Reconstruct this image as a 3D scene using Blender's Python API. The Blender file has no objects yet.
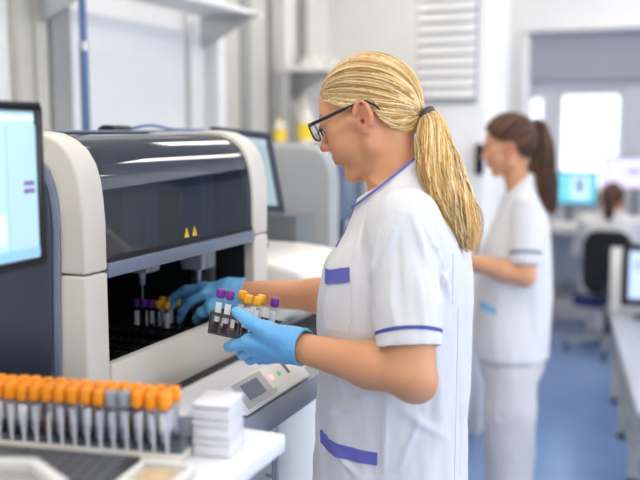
import bpy, bmesh, math, random
import numpy as np
from mathutils import Vector, Matrix, noise
from mathutils.bvhtree import BVHTree

random.seed(7)
rng = np.random.default_rng(7)
SC = bpy.context.scene
COL = SC.collection
R = math.radians

# ------------------------------------------------------------------ materials
def lin(c):
    return tuple(((v / 255) / 12.92 if v / 255 <= .04045 else ((v / 255 + .055) / 1.055) ** 2.4) for v in c[:3]) + (1.0,)

def mat(name, col, rough=.5, metal=0.0, var=.04, vscale=6.0, bump=0.0, bscale=200.0, spec=.5, coat=0.0, sheen=0.0, sss=0.0,
        emit=None, estr=1.0, attr=None, trans=0.0, ior=1.45, alpha=None):
    m = bpy.data.materials.new(name); m.use_nodes = True
    nt = m.node_tree; b = nt.nodes['Principled BSDF']
    b.inputs['Roughness'].default_value = rough
    b.inputs['Metallic'].default_value = metal
    b.inputs['Specular IOR Level'].default_value = spec
    b.inputs['Coat Weight'].default_value = coat
    b.inputs['Coat Roughness'].default_value = .08
    b.inputs['Sheen Weight'].default_value = sheen
    b.inputs['Transmission Weight'].default_value = trans
    b.inputs['IOR'].default_value = ior
    if alpha is not None: b.inputs['Alpha'].default_value = alpha
    if sss:
        b.inputs['Subsurface Weight'].default_value = sss
        b.inputs['Subsurface Radius'].default_value = (.012, .005, .003)
        b.inputs['Subsurface Scale'].default_value = 1.0
    c = lin(col)
    tc = nt.nodes.new('ShaderNodeTexCoord')
    n = nt.nodes.new('ShaderNodeTexNoise'); n.inputs['Scale'].default_value = vscale; n.inputs['Detail'].default_value = 4
    nt.links.new(tc.outputs['Object'], n.inputs['Vector'])
    ramp = nt.nodes.new('ShaderNodeMapRange')
    ramp.inputs['From Min'].default_value = .3; ramp.inputs['From Max'].default_value = .7
    ramp.inputs['To Min'].default_value = 1 - var; ramp.inputs['To Max'].default_value = 1 + var * .6
    nt.links.new(n.outputs['Fac'], ramp.inputs['Value'])
    mul = nt.nodes.new('ShaderNodeVectorMath'); mul.operation = 'SCALE'
    if attr:
        a = nt.nodes.new('ShaderNodeAttribute'); a.attribute_name = attr
        nt.links.new(a.outputs['Color'], mul.inputs[0])
    else:
        mul.inputs[0].default_value = c[:3]
    nt.links.new(ramp.outputs['Result'], mul.inputs['Scale'])
    nt.links.new(mul.outputs['Vector'], b.inputs['Base Color'])
    if bump:
        n2 = nt.nodes.new('ShaderNodeTexNoise'); n2.inputs['Scale'].default_value = bscale; n2.inputs['Detail'].default_value = 3
        nt.links.new(tc.outputs['Object'], n2.inputs['Vector'])
        bp = nt.nodes.new('ShaderNodeBump'); bp.inputs['Strength'].default_value = bump; bp.inputs['Distance'].default_value = .002
        nt.links.new(n2.outputs['Fac'], bp.inputs['Height']); nt.links.new(bp.outputs['Normal'], b.inputs['Normal'])
    if emit is not None:
        b.inputs['Emission Color'].default_value = lin(emit); b.inputs['Emission Strength'].default_value = estr
    return m

def glassy(name, tint, rough=.02, ior=1.45):
    """thin tinted glazing: straight-through tinted light plus a Fresnel mirror"""
    m = bpy.data.materials.new(name); m.use_nodes = True
    nt = m.node_tree; nt.nodes.clear()
    o = nt.nodes.new('ShaderNodeOutputMaterial'); mx = nt.nodes.new('ShaderNodeMixShader')
    t = nt.nodes.new('ShaderNodeBsdfTransparent'); t.inputs['Color'].default_value = lin(tint)
    g = nt.nodes.new('ShaderNodeBsdfGlossy'); g.inputs['Roughness'].default_value = rough
    lw = nt.nodes.new('ShaderNodeLayerWeight'); lw.inputs['Blend'].default_value = .5
    pw = nt.nodes.new('ShaderNodeMath'); pw.operation = 'POWER'; pw.inputs[1].default_value = 5
    f0 = ((ior - 1) / (ior + 1)) ** 2
    mr = nt.nodes.new('ShaderNodeMapRange'); mr.inputs['To Min'].default_value = f0; mr.inputs['To Max'].default_value = .9
    nt.links.new(lw.outputs['Facing'], pw.inputs[0]); nt.links.new(pw.outputs[0], mr.inputs['Value'])
    nt.links.new(mr.outputs[0], mx.inputs[0]); nt.links.new(t.outputs[0], mx.inputs[1]); nt.links.new(g.outputs[0], mx.inputs[2])
    nt.links.new(mx.outputs[0], o.inputs['Surface'])
    return m

# ------------------------------------------------------------------ tagging
def T(o, label=None, cat=None, group=None, kind=None):
    if label: o['label'] = label
    if cat: o['category'] = cat
    if group: o['group'] = group
    if kind: o['kind'] = kind
    return o

def empty(name, loc, label=None, cat=None, group=None, rz=0.0):
    o = bpy.data.objects.new(name, None); COL.objects.link(o)
    o.location = loc; o.rotation_euler = (0, 0, rz); o.empty_display_size = .05
    return T(o, label, cat, group)

def wmat(o):
    m = o.matrix_basis.copy()
    while o.parent:
        o = o.parent; m = o.matrix_basis @ m
    return m

def copy_tree(o, parent=None):
    c = o.copy(); COL.objects.link(c)
    if parent is not None: c.parent = parent
    for ch in list(o.children): copy_tree(ch, c)
    return c

# ------------------------------------------------------------------ mesh builder (world coordinates unless local=True)
class MB:
    def __init__(s): s.v = []; s.f = []; s.m = []; s.mi = 0
    def add(s, vs, fs):
        k = len(s.v); s.v += [tuple(p) for p in vs]
        s.f += [tuple(i + k for i in f) for f in fs]; s.m += [s.mi] * len(fs)
        return s
    def box(s, x0, x1, y0, y1, z0, z1, M=None):
        vs = [Vector((x, y, z)) for x in (x0, x1) for y in (y0, y1) for z in (z0, z1)]
        if M: vs = [M @ p for p in vs]
        return s.add(vs, [(0, 1, 3, 2), (4, 6, 7, 5), (0, 4, 5, 1), (2, 3, 7, 6), (0, 2, 6, 4), (1, 5, 7, 3)])
    def prism(s, prof, axis, a, b, M=None):
        """prof: list of 2D points (counter-clockwise), axis 'x','y','z'; extruded from a to b"""
        def pt(u, w, t):
            return {'y': (u, t, w), 'x': (t, u, w), 'z': (u, w, t)}[axis]
        n = len(prof)
        vs = [Vector(pt(u, w, a)) for u, w in prof] + [Vector(pt(u, w, b)) for u, w in prof]
        if M: vs = [M @ p for p in vs]
        fs = [tuple(range(n))[::-1], tuple(range(n, 2 * n))] + [(i, (i + 1) % n, n + (i + 1) % n, n + i) for i in range(n)]
        return s.add(vs, fs)
    def ribbon(s, path, axis, a, b, th):
        """open 2D path given a thickness towards its left side, extruded along axis"""
        P = [Vector(p) for p in path]; off = []
        for i in range(len(P)):
            d = (P[min(i + 1, len(P) - 1)] - P[max(i - 1, 0)]).normalized()
            off.append(P[i] + Vector((-d.y, d.x)) * th)
        return s.prism([tuple(p) for p in P] + [tuple(p) for p in off[::-1]], axis, a, b)
    def tube(s, pts, rad, n=8, caps=True, flat=1.0, up=None):
        pts = [Vector(p) for p in pts]
        if not hasattr(rad, '__len__'): rad = [rad] * len(pts)
        k = len(s.v); ref = None
        for i, p in enumerate(pts):
            d = pts[min(i + 1, len(pts) - 1)] - pts[max(i - 1, 0)]
            d = d.normalized() if d.length > 1e-9 else Vector((0, 0, 1))
            if ref is None:
                ref = Vector(up) if up else (Vector((0, 0, 1)) if abs(d.z) < .9 else Vector((1, 0, 0)))
            x = (ref - d * ref.dot(d)).normalized(); y = d.cross(x); ref = x
            for j in range(n):
                t = 2 * math.pi * j / n
                s.v.append(tuple(p + x * (math.cos(t) * rad[i] * flat) + y * (math.sin(t) * rad[i])))
        for i in range(len(pts) - 1):
            for j in range(n):
                a = k + i * n + j; b = k + i * n + (j + 1) % n
                s.f.append((a, b, b + n, a + n)); s.m.append(s.mi)
        if caps:
            s.f.append(tuple(range(k, k + n))[::-1]); s.m.append(s.mi)
            e = k + (len(pts) - 1) * n
            s.f.append(tuple(range(e, e + n))); s.m.append(s.mi)
        return s
    def lathe(s, prof, c=(0, 0, 0), n=16, M=None):
        """prof: (radius, z) from bottom to top, closed with caps where radius > 0"""
        k = len(s.v); c = Vector(c)
        for r, z in prof:
            for j in range(n):
                t = 2 * math.pi * j / n
                p = c + Vector((r * math.cos(t), r * math.sin(t), z))
                s.v.append(tuple(M @ p if M else p))
        for i in range(len(prof) - 1):
            for j in range(n):
                a = k + i * n + j; b = k + i * n + (j + 1) % n
                s.f.append((a, b, b + n, a + n)); s.m.append(s.mi)
        s.f.append(tuple(range(k, k + n))[::-1]); s.m.append(s.mi)
        e = k + (len(prof) - 1) * n
        s.f.append(tuple(range(e, e + n))); s.m.append(s.mi)
        return s
    def sphere(s, c, r, n=16, m=10, M=None):
        if not hasattr(r, '__len__'): r = (r, r, r)
        k = len(s.v); c = Vector(c)
        for i in range(m + 1):
            a = math.pi * i / m - math.pi / 2
            for j in range(n):
                t = 2 * math.pi * j / n
                p = Vector((r[0] * math.cos(a) * math.cos(t), r[1] * math.cos(a) * math.sin(t), r[2] * math.sin(a)))
                s.v.append(tuple(c + (M @ p if M else p)))
        for i in range(m):
            for j in range(n):
                a = k + i * n + j; b = k + i * n + (j + 1) % n
                s.f.append((a, b, b + n, a + n)); s.m.append(s.mi)
        return s
    def build(s, name, mats, parent=None, bevel=0.0, seg=2, angle=35, solid=0.0):
        me = bpy.data.meshes.new(name)
        vs = s.v
        if parent is not None:
            inv = wmat(parent).inverted(); vs = [tuple(inv @ Vector(p)) for p in vs]
        me.from_pydata(vs, [], s.f); me.validate()
        if not isinstance(mats, (list, tuple)): mats = [mats]
        for m in mats: me.materials.append(m)
        if len(mats) > 1 and len(me.polygons) == len(s.m):
            for p, i in zip(me.polygons, s.m): p.material_index = i
        bm = bmesh.new(); bm.from_mesh(me)
        bmesh.ops.remove_doubles(bm, verts=bm.verts, dist=1e-6)
        bmesh.ops.recalc_face_normals(bm, faces=bm.faces)
        if bevel:
            es = [e for e in bm.edges if len(e.link_faces) == 2 and e.calc_face_angle(0) > R(30)]
            bmesh.ops.bevel(bm, geom=es, offset=bevel, segments=seg, profile=.5, affect='EDGES', clamp_overlap=True)
        bm.to_mesh(me); bm.free()
        me.shade_smooth(); me.set_sharp_from_angle(angle=R(angle))
        o = bpy.data.objects.new(name, me); COL.objects.link(o)
        if parent is not None: o.parent = parent
        return o

def box_obj(name, m, x0, x1, y0, y1, z0, z1, parent=None, bevel=.003):
    return MB().box(x0, x1, y0, y1, z0, z1).build(name, m, parent, bevel)

def np_obj(name, V, F, m, parent=None, smooth=True, color=None):
    V = np.asarray(V, dtype=np.float64)
    if parent is not None:
        inv = np.array(wmat(parent).inverted()); V = V @ inv[:3, :3].T + inv[:3, 3]
    me = bpy.data.meshes.new(name)
    me.from_pydata(V.tolist(), [], [tuple(f) for f in np.asarray(F).tolist()])
    for x in (m if isinstance(m, (list, tuple)) else [m]): me.materials.append(x)
    if color is not None:
        ca = me.color_attributes.new('tint', 'FLOAT_COLOR', 'POINT')
        ca.data.foreach_set('color', np.asarray(color, dtype=np.float32).ravel())
    if smooth: me.shade_smooth()
    o = bpy.data.objects.new(name, me); COL.objects.link(o)
    if parent is not None: o.parent = parent
    return o

# ------------------------------------------------------------------ implicit surfaces for bodies and cloth
def smin(a, b, k):
    if k <= 0: return np.minimum(a, b)
    h = np.clip(.5 + .5 * (a - b) / k, 0, 1)
    return a + (b - a) * h - k * h * (1 - h)

def smax(a, b, k): return -smin(-a, -b, k)

class Field:
    def __init__(s, lo, hi, h):
        s.h = h; s.lo = np.array(lo, float)
        s.n = np.ceil((np.array(hi) - s.lo) / h).astype(int) + 1
        s.d = np.full(s.n, 1.0, np.float32)
        s.ax = [(s.lo[i] + h * np.arange(s.n[i])).astype(np.float32) for i in range(3)]
    def win(s, lo, hi):
        a = np.clip(np.floor((np.array(lo) - s.lo) / s.h).astype(int), 0, s.n)
        b = np.clip(np.ceil((np.array(hi) - s.lo) / s.h).astype(int) + 1, 0, s.n)
        sl = tuple(slice(int(i), int(j)) for i, j in zip(a, b))
        return sl, s.ax[0][sl[0]][:, None, None], s.ax[1][sl[1]][None, :, None], s.ax[2][sl[2]][None, None, :]
    def op(s, prim, k=.01, mode='add'):
        fn, lo, hi = prim
        pad = k + 4 * s.h
        sl, X, Y, Z = s.win(np.array(lo) - pad, np.array(hi) + pad)
        a = s.d[sl]
        if a.size == 0: return s
        b = fn(X, Y, Z)
        s.d[sl] = (smin(a, b, k) if mode == 'add' else smax(a, -b, k) if mode == 'cut' else smax(a, b, k)).astype(np.float32)
        return s
    def add(s, prim, k=.01): return s.op(prim, k, 'add')
    def cut(s, prim, k=.005): return s.op(prim, k, 'cut')
    def keep(s, fn, k=.002):
        s.d = smax(s.d, fn(s.ax[0][:, None, None], s.ax[1][None, :, None], s.ax[2][None, None, :]), k).astype(np.float32); return s
    def mesh(s):
        d = s.d; g = d < 0
        c = np.zeros(tuple(x - 1 for x in d.shape), np.int8)
        offs = [(i, j, k) for i in (0, 1) for j in (0, 1) for k in (0, 1)]
        sh = c.shape
        for o in offs: c += g[o[0]:o[0] + sh[0], o[1]:o[1] + sh[1], o[2]:o[2] + sh[2]]
        idx = np.argwhere((c > 0) & (c < 8)); del c
        vals = np.stack([d[idx[:, 0] + o[0], idx[:, 1] + o[1], idx[:, 2] + o[2]] for o in offs], 1)
        acc = np.zeros((len(idx), 3)); cnt = np.zeros(len(idx)); O = np.array(offs, float)
        for i in range(8):
            for j in range(i + 1, 8):
                if np.abs(O[i] - O[j]).sum() != 1: continue
                m = (vals[:, i] < 0) != (vals[:, j] < 0)
                t = vals[m, i] / (vals[m, i] - vals[m, j])
                acc[m] += O[i] + t[:, None] * (O[j] - O[i]); cnt[m] += 1
        V = s.lo + s.h * (idx + acc / cnt[:, None])
        ids = np.full(sh, -1, np.int32); ids[idx[:, 0], idx[:, 1], idx[:, 2]] = np.arange(len(idx))
        F = []
        for ax in range(3):
            a = [slice(None)] * 3; b = [slice(None)] * 3
            a[ax] = slice(0, -1); b[ax] = slice(1, None)
            df = g[tuple(a)] != g[tuple(b)]
            e = np.argwhere(df)
            u, w = (ax + 1) % 3, (ax + 2) % 3
            ok = (e[:, u] > 0) & (e[:, w] > 0) & (e[:, u] < sh[u]) & (e[:, w] < sh[w]); e = e[ok]
            ins = g[e[:, 0], e[:, 1], e[:, 2]]
            def cell(du, dw):
                q = e.copy(); q[:, u] -= du; q[:, w] -= dw
                return ids[q[:, 0], q[:, 1], q[:, 2]]
            q = np.stack([cell(1, 1), cell(0, 1), cell(0, 0), cell(1, 0)], 1)
            q[~ins] = q[~ins][:, ::-1]
            F.append(q)
        F = np.concatenate(F); F = F[(F >= 0).all(1)]
        return V, F

def relax(V, F, it=1, w=.5):
    for _ in range(it):
        S = np.zeros_like(V); C = np.zeros(len(V))
        for i in range(4):
            a, b = F[:, i], F[:, (i + 1) % 4]
            np.add.at(S, a, V[b]); np.add.at(C, a, 1)
            np.add.at(S, b, V[a]); np.add.at(C, b, 1)
        V = V + w * (S / C[:, None] - V)
    return V

def vnormals(V, F):
    n = np.cross(V[F[:, 2]] - V[F[:, 0]], V[F[:, 3]] - V[F[:, 1]])
    N = np.zeros_like(V)
    for i in range(4): np.add.at(N, F[:, i], n)
    return N / (np.linalg.norm(N, axis=1)[:, None] + 1e-12)

def P_ell(c, r, A=None):
    c = np.array(c, float); r = np.array(r, float)
    A = np.eye(3) if A is None else np.array(A, float)
    ext = np.sqrt(((A * r[:, None]) ** 2).sum(0))
    def fn(X, Y, Z):
        x, y, z = X - c[0], Y - c[1], Z - c[2]
        q = [A[i, 0] * x + A[i, 1] * y + A[i, 2] * z for i in range(3)]
        k0 = np.sqrt((q[0] / r[0]) ** 2 + (q[1] / r[1]) ** 2 + (q[2] / r[2]) ** 2)
        k1 = np.sqrt((q[0] / r[0] ** 2) ** 2 + (q[1] / r[1] ** 2) ** 2 + (q[2] / r[2] ** 2) ** 2)
        return k0 * (k0 - 1) / (k1 + 1e-6)
    return fn, c - ext, c + ext

def P_cone(a, b, ra, rb, flat=None):
    a = np.array(a, float); b = np.array(b, float); ba = b - a; L2 = float(ba @ ba) + 1e-12
    r = max(ra, rb)
    n = None
    if flat is not None:
        n = np.array(flat[0], float); n = n / np.linalg.norm(n); sc = flat[1] - 1.0
    def fn(X, Y, Z):
        x, y, z = X - a[0], Y - a[1], Z - a[2]
        t = np.clip((x * ba[0] + y * ba[1] + z * ba[2]) / L2, 0, 1)
        x, y, z = x - t * ba[0], y - t * ba[1], z - t * ba[2]
        if n is not None:
            q = (x * n[0] + y * n[1] + z * n[2]) * sc
            x, y, z = x + q * n[0], y + q * n[1], z + q * n[2]
        return np.sqrt(x * x + y * y + z * z) - (ra + t * (rb - ra))
    return fn, np.minimum(a, b) - r, np.maximum(a, b) + r

def P_loft(rings, Fv, Lv, p=2.3):
    """rings: (z, cx, cy, r_forward, r_side)"""
    rg = np.array(sorted(rings)); zs = rg[:, 0]
    m = max(rg[:, 3].max(), rg[:, 4].max())
    lo = np.array([rg[:, 1].min() - m, rg[:, 2].min() - m, zs[0]]); hi = np.array([rg[:, 1].max() + m, rg[:, 2].max() + m, zs[-1]])
    zf = np.linspace(zs[0], zs[-1], 200)
    tab = []
    for i in range(1, 5):
        y = np.interp(zf, zs, rg[:, i]); ker = np.hanning(25); ker /= ker.sum()
        tab.append(np.convolve(np.pad(y, 12, mode='edge'), ker, 'valid'))
    def fn(X, Y, Z):
        cx, cy, rx, ry = [np.interp(Z.ravel(), zf, t).reshape(Z.shape) for t in tab]
        x, y = X - cx, Y - cy
        u = np.abs(x * Fv[0] + y * Fv[1]) / rx; v = np.abs(x * Lv[0] + y * Lv[1]) / ry
        k = (u ** p + v ** p) ** (1 / p)
        d = (k - 1) * np.minimum(rx, ry)
        return np.maximum(d, np.maximum(zs[0] - Z, Z - zs[-1]))
    return fn, lo, hi

# ------------------------------------------------------------------ palette
WHITE = mat('white_paint', (242, 242, 241), .55, var=.02)
WALLG = mat('pale_grey_paint', (232, 232, 233), .6, var=.02)
BEIGE = mat('beige_grey_paint', (196, 193, 186), .6, var=.03)
GREYP = mat('mid_grey_paint', (150, 152, 152), .6, var=.03)
BLUEG = mat('shaded_blue_grey', (176, 184, 202), .6, var=.03)  # bluish shade of the backlit rear wall, put into its colour
CEIL = mat('ceiling_paint', (235, 235, 235), .7, var=.02)
GLOSSW = mat('glossy_white_laminate', (235, 236, 240), .25, var=.015)
WPLAST = mat('white_plastic', (232, 231, 228), .35, var=.02)
CREAM = mat('cream_plastic', (205, 200, 190), .4, var=.03)
BEIGEP = mat('warm_white_casing', (206, 201, 193), .38, var=.02, bump=.05, bscale=900)
DARKB = mat('dark_blue_grey_panel', (54, 61, 78), .35, var=.05)
MIDBG = mat('blue_grey_metal', (120, 131, 150), .35, metal=.2, var=.03)
STEELB = mat('steel_blue_rail', (84, 108, 146), .35, metal=.3, var=.04)
LGREY = mat('light_grey_plastic', (168, 171, 174), .4, var=.03)
GREY = mat('grey_plastic', (108, 113, 118), .4, var=.04)
DGREY = mat('dark_grey_plastic', (52, 56, 62), .4, var=.06)
BLACK = mat('black_plastic', (20, 21, 24), .38, var=.1)
VBLACK = mat('black_interior', (22, 24, 28), .6, var=.2)
METAL = mat('brushed_metal', (178, 180, 182), .3, metal=.9, var=.05)
BEIGEM = mat('beige_metal_leg', (196, 190, 176), .4, var=.03)
BLUEC = mat('blue_cable_sheath', (40, 96, 160), .4)
FLOORM = mat('blue_vinyl_floor', (130, 158, 208), .17, var=.06, vscale=3, bump=.02, bscale=500)
GLASS = glassy('clear_glazing', (245, 250, 255))
HOODG = glassy('smoked_hood_glazing', (160, 176, 194), .015, 2.3)
LAMP = mat('lamp_diffuser', (255, 255, 255), .5, emit=(255, 242, 223), estr=8.5)

def struct(o): o['kind'] = 'structure'; return o
def sbox(name, m, *b, bevel=0): return struct(box_obj(name, m, *b, bevel=bevel))

# ------------------------------------------------------------------ shell
struct(MB().box(-2.3, 3.2, -1.7, 8.2, -.1, 0).build('floor', FLOORM))
struct(MB().box(-2.3, 3.2, -1.7, 8.2, 2.75, 2.85).build('ceiling', CEIL))
struct(MB().box(-2.3, -2.1, -1.7, 8.2, 0, 2.75).build('wall_left', WALLG))
struct(MB().box(-2.1, 3.2, -1.7, -1.5, 0, 2.75).build('wall_behind', WHITE))
# right wall with two large window openings
w = MB()
w.box(3.0, 3.2, -1.5, 8.2, 0, .95).box(3.0, 3.2, -1.5, 8.2, 2.5, 2.75)
for a, b in ((-1.5, -.6), (2.0, 2.5), (5.1, 8.2)): w.box(3.0, 3.2, a, b, .95, 2.5)
struct(w.build('wall_right', WHITE))
# partition with a wide doorway towards the rear room
w = MB().box(-2.1, -.905, 5.2, 5.32, 0, 2.75).box(-.905, 3.0, 5.2, 5.32, 2.06, 2.75)
struct(w.build('wall_partition', WALLG))
struct(MB().box(-.925, -.895, 5.185, 5.335, 0, 2.06).box(-.925, 3.0, 5.185, 5.335, 2.05, 2.075).build('trim_doorway', WALLG, bevel=.003))
# rear wall with window openings
w = MB()
xs = [(-2.1, -1.345), (-1.21, -1.085), (-.56, .5), (1.3, 3.0)]
for a, b in xs: w.box(a, b, 8.0, 8.2, 0, 1.95)
w.box(-1.345, -1.21, 8.0, 8.2, 0, 1.56).box(-1.345, -1.21, 8.0, 8.2, 1.80, 1.95)
w.box(-1.085, -.56, 8.0, 8.2, 0, .98).box(-1.085, -.56, 8.0, 8.2, 1.83, 1.95)
w.box(.5, 1.3, 8.0, 8.2, 0, .98).box(.5, 1.3, 8.0, 8.2, 1.83, 1.95)
struct(w.build('wall_rear', mat('pale_lavender_paint', (216, 221, 235), .6)))
struct(MB().box(-2.1, 3.0, 8.0, 8.2, 1.9505, 2.75).build('wall_rear_upper', BLUEG))
sbox('trim_rear_ledge', BLUEG, -2.1, 3.0, 7.9, 7.998, 1.93, 1.975, bevel=.004)
sbox('trim_rear_bulkhead', BLUEG, -2.1, 3.0, 7.82, 7.998, 2.36, 2.75, bevel=.004)
struct(MB().box(-2.098, -2.085, -1.5, 5.2, 0, .1).build('baseboard_left', GREYP))
struct(MB().box(-2.1, 3.0, 7.985, 7.999, 0, .1).build('baseboard_rear', GREYP))

def window_frame(name, axis, a, b, z0, z1, pos, mull=1, bars=1, fw=.045):
    f = MB()
    def bar(u0, u1, w0, w1):
        if axis == 'y': f.box(u0, u1, pos - .03, pos + .03, w0, w1)
        else: f.box(pos - .03, pos + .03, u0, u1, w0, w1)
    bar(a, b, z0, z0 + fw); bar(a, b, z1 - fw, z1); bar(a, a + fw, z0 + fw, z1 - fw); bar(b - fw, b, z0 + fw, z1 - fw)
    for i in range(mull):
        c = a + (b - a) * (i + 1) / (mull + 1); bar(c - .014, c + .014, z0 + fw, z1 - fw)
    for i in range(bars):
        c = z0 + (z1 - z0) * (i + 1) / (bars + 1); bar(a + fw, b - fw, c - .012, c + .012)
    o = struct(f.build(name, WHITE, bevel=.003))
    g = MB()
    if axis == 'y': g.box(a + fw, b - fw, pos - .004, pos + .004, z0 + fw, z1 - fw)
    else: g.box(pos - .004, pos + .004, a + fw, b - fw, z0 + fw, z1 - fw)
    p = g.build('pane', GLASS, o)
    return o
window_frame('window_1', 'y', -1.085, -.56, .98, 1.83, 8.06, 0, 1, .03)
window_frame('window_2', 'y', -1.345, -1.21, 1.56, 1.80, 8.06, 0, 0, .02)
window_frame('window_3', 'x', -.6, 2.0, .95, 2.5, 3.08, 2, 0)
window_frame('window_4', 'x', 2.5, 5.1, .95, 2.5, 3.08, 2, 0)
window_frame('window_5', 'y', .5, 1.3, .98, 1.83, 8.06, 1, 2, .03)
sbox('trim_window_sill', WHITE, -1.15, -.5, 7.88, 7.998, .955, .978, bevel=.004)

# left wall dressing: pilaster, grey column, white boards, cupboard fronts
sbox('trim_pilaster', BEIGE, -2.098, -2.06, 2.372, 2.44, 0, 2.75, bevel=.004)
sbox('trim_pilaster_step', BEIGE, -2.098, -2.045, 2.442, 2.50, 0, 2.75, bevel=.004)
sbox('trim_grey_column', GREYP, -2.098, -2.03, 2.505, 2.605, 0, 2.75, bevel=.004)
sbox('trim_upright', WALLG, -2.098, -2.06, 3.47, 3.50, 0, 2.75, bevel=.004)
sbox('trim_white_upright', GLOSSW, -2.098, -2.03, 3.66, 3.73, 0, 2.75, bevel=.004)
sbox('trim_beige_panel', BEIGE, -2.098, -2.07, 3.735, 3.95, 0, 2.75, bevel=.004)
sbox('trim_dark_joint', GREYP, -2.098, -2.062, 3.955, 4.02, 0, 2.75, bevel=.002)
sbox('trim_grey_panel', mat('grey_panel', (188, 188, 186), .5), -2.098, -2.05, 4.025, 4.22, 0, 2.75, bevel=.004)
sbox('trim_rail', METAL, -2.098, -2.03, 4.24, 4.262, 0, 2.75, bevel=.003)
sbox('trim_grey_panel_far', mat('grey_panel_far', (184, 184, 182), .5), -2.098, -2.07, 4.27, 4.41, 0, 2.75, bevel=.004)
sbox('trim_rail_far', WALLG, -2.098, -2.03, 4.415, 4.437, 0, 2.75, bevel=.003)
sbox('trim_pipe', GREYP, -2.09, -2.05, 4.70, 4.74, 0, 2.75, bevel=.004)

t = empty('notice_board', (-2.09, 3.0, 1.1), 'large blank white board on the left wall behind the sample analyser', 'board')
box_obj('board', GLOSSW, -2.098, -2.075, 2.66, 3.44, .9, 1.93, t, .006)
box_obj('frame', WALLG, -2.098, -2.07, 2.625, 2.658, .9, 1.93, t, .003)

# ------------------------------------------------------------------ ceiling lamps
def ceiling_light(x, y, label):
    o = empty('ceiling_light', (x, y, 2.75), label, 'ceiling light', 'ceiling light panels')
    f = MB().box(x - .17, x + .17, y - .63, y - .605, 2.70, 2.75).box(x - .17, x + .17, y + .605, y + .63, 2.70, 2.75)
    f.box(x - .17, x - .15, y - .605, y + .605, 2.70, 2.75).box(x + .15, x + .17, y - .605, y + .605, 2.70, 2.75)
    f.build('frame', WPLAST, o)
    MB().box(x - .149, x + .149, y - .604, y + .604, 2.715, 2.735).build('diffuser', LAMP, o)
for x, y, l in ((-.15, .6, 'ceiling light panel above the tube rack'), (-.15, 2.4, 'ceiling light panel above the analyser row'), (-.15, 4.2, 'ceiling light panel just before the doorway'),
                (1.3, .6, 'ceiling light panel over the aisle, nearest the rear of the room'), (1.3, 2.4, 'middle ceiling light panel over the aisle'), (1.3, 4.2, 'ceiling light panel over the aisle beside the partition'),
                (-.3, 6.6, 'ceiling light panel in the rear office above the seated person'), (-.75, 5.75, 'added ceiling light panel in the rear office just behind the doorway'), (-1.4, 6.6, 'ceiling light panel in the rear office by the left wall'), (-1.45, .6, 'added ceiling light panel over the monitor beside the left wall'), (-1.45, 2.4, 'added ceiling light panel over the white board by the left wall'), (-1.45, 4.2, 'added ceiling light panel over the louvred cabinet by the left wall'), (-.15, -.9, 'added ceiling light panel nearest the rear of the lab'), (1.3, 6.6, 'ceiling light panel in the rear office by the right wall')):  # left-wall row, doorway and lab-rear panels are unseen, added for extra light
    ceiling_light(x, y, l)

def area(name, loc, rot, sx, sy, power, col):
    l = bpy.data.lights.new(name, 'AREA'); l.shape = 'RECTANGLE'; l.size = sx; l.size_y = sy; l.energy = power; l.color = col
    o = bpy.data.objects.new(name, l); COL.objects.link(o); o.location = loc; o.rotation_euler = rot
    return o
# daylight entering through the windows of the right wall and the rear wall
area('daylight_window', (3.3, .7, 1.75), (0, R(90), 0), 1.5, 2.5, 45, (1, .98, .95))
area('daylight_window', (3.3, 3.8, 1.75), (0, R(90), 0), 1.5, 2.5, 45, (1, .98, .95))

wd = bpy.data.worlds.new('daylight'); SC.world = wd; wd.use_nodes = True
bg = wd.node_tree.nodes['Background']; bg.inputs['Color'].default_value = (.93, .96, 1, 1); bg.inputs['Strength'].default_value = 2.6

# ------------------------------------------------------------------ camera
cd = bpy.data.cameras.new('camera'); cam = bpy.data.objects.new('camera', cd); COL.objects.link(cam)
cam.location = (0, 0, 1.5); cam.rotation_euler = (R(90 - 7.05), 0, R(22.6))
cd.lens = 50; cd.sensor_width = 36; cd.clip_start = .05
cd.dof.use_dof = True; cd.dof.focus_distance = 1.62; cd.dof.aperture_fstop = 2.0
SC.camera = cam
SC.view_settings.view_transform = 'Standard'; SC.view_settings.look = 'None'
SC.view_settings.gamma = 1; SC.view_settings.use_curve_mapping = False
SC.view_settings.exposure = -0.07

# ================================================================== sample analyser
Y0, Y1, Y2, Y3 = 1.235, 1.30, 1.875, 1.95
def hood_prof(off=0.0, zb=1.252, xb=-1.65, ztop=1.505):
    pts = [(-.950, zb), (-.950, 1.340), (-.9525, 1.377), (-.957, 1.412), (-.966, 1.441), (-.981, 1.464), (-1.003, 1.482), (-1.032, 1.4945), (-1.07, 1.499), (-1.12, 1.497)]
    return [(x - off, z - (off if i > 4 else 0)) for i, (x, z) in enumerate(pts)] + [(xb, 1.480 - off), (xb, zb)]
an = empty('sample_analyser', (-1.3, 1.59, 0), 'warm-white sample analyser with curved smoked hood, open towards the blonde person', 'analyser')
arch = MB().prism(hood_prof(), 'y', Y0, Y1).build('side_arch', BEIGEP, an, .006, 3)
MB().prism(hood_prof(), 'y', Y2, Y3).build('side_arch', BEIGEP, an, .006, 3)
low = [(-.950, .985), (-.950, 1.2495), (-1.65, 1.2495), (-1.65, .985)]
MB().prism(low, 'y', Y0, Y1).build('side_body', BEIGEP, an, .006, 3)
MB().prism(low, 'y', Y2, Y3).build('side_body', BEIGEP, an, .006, 3)
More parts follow.
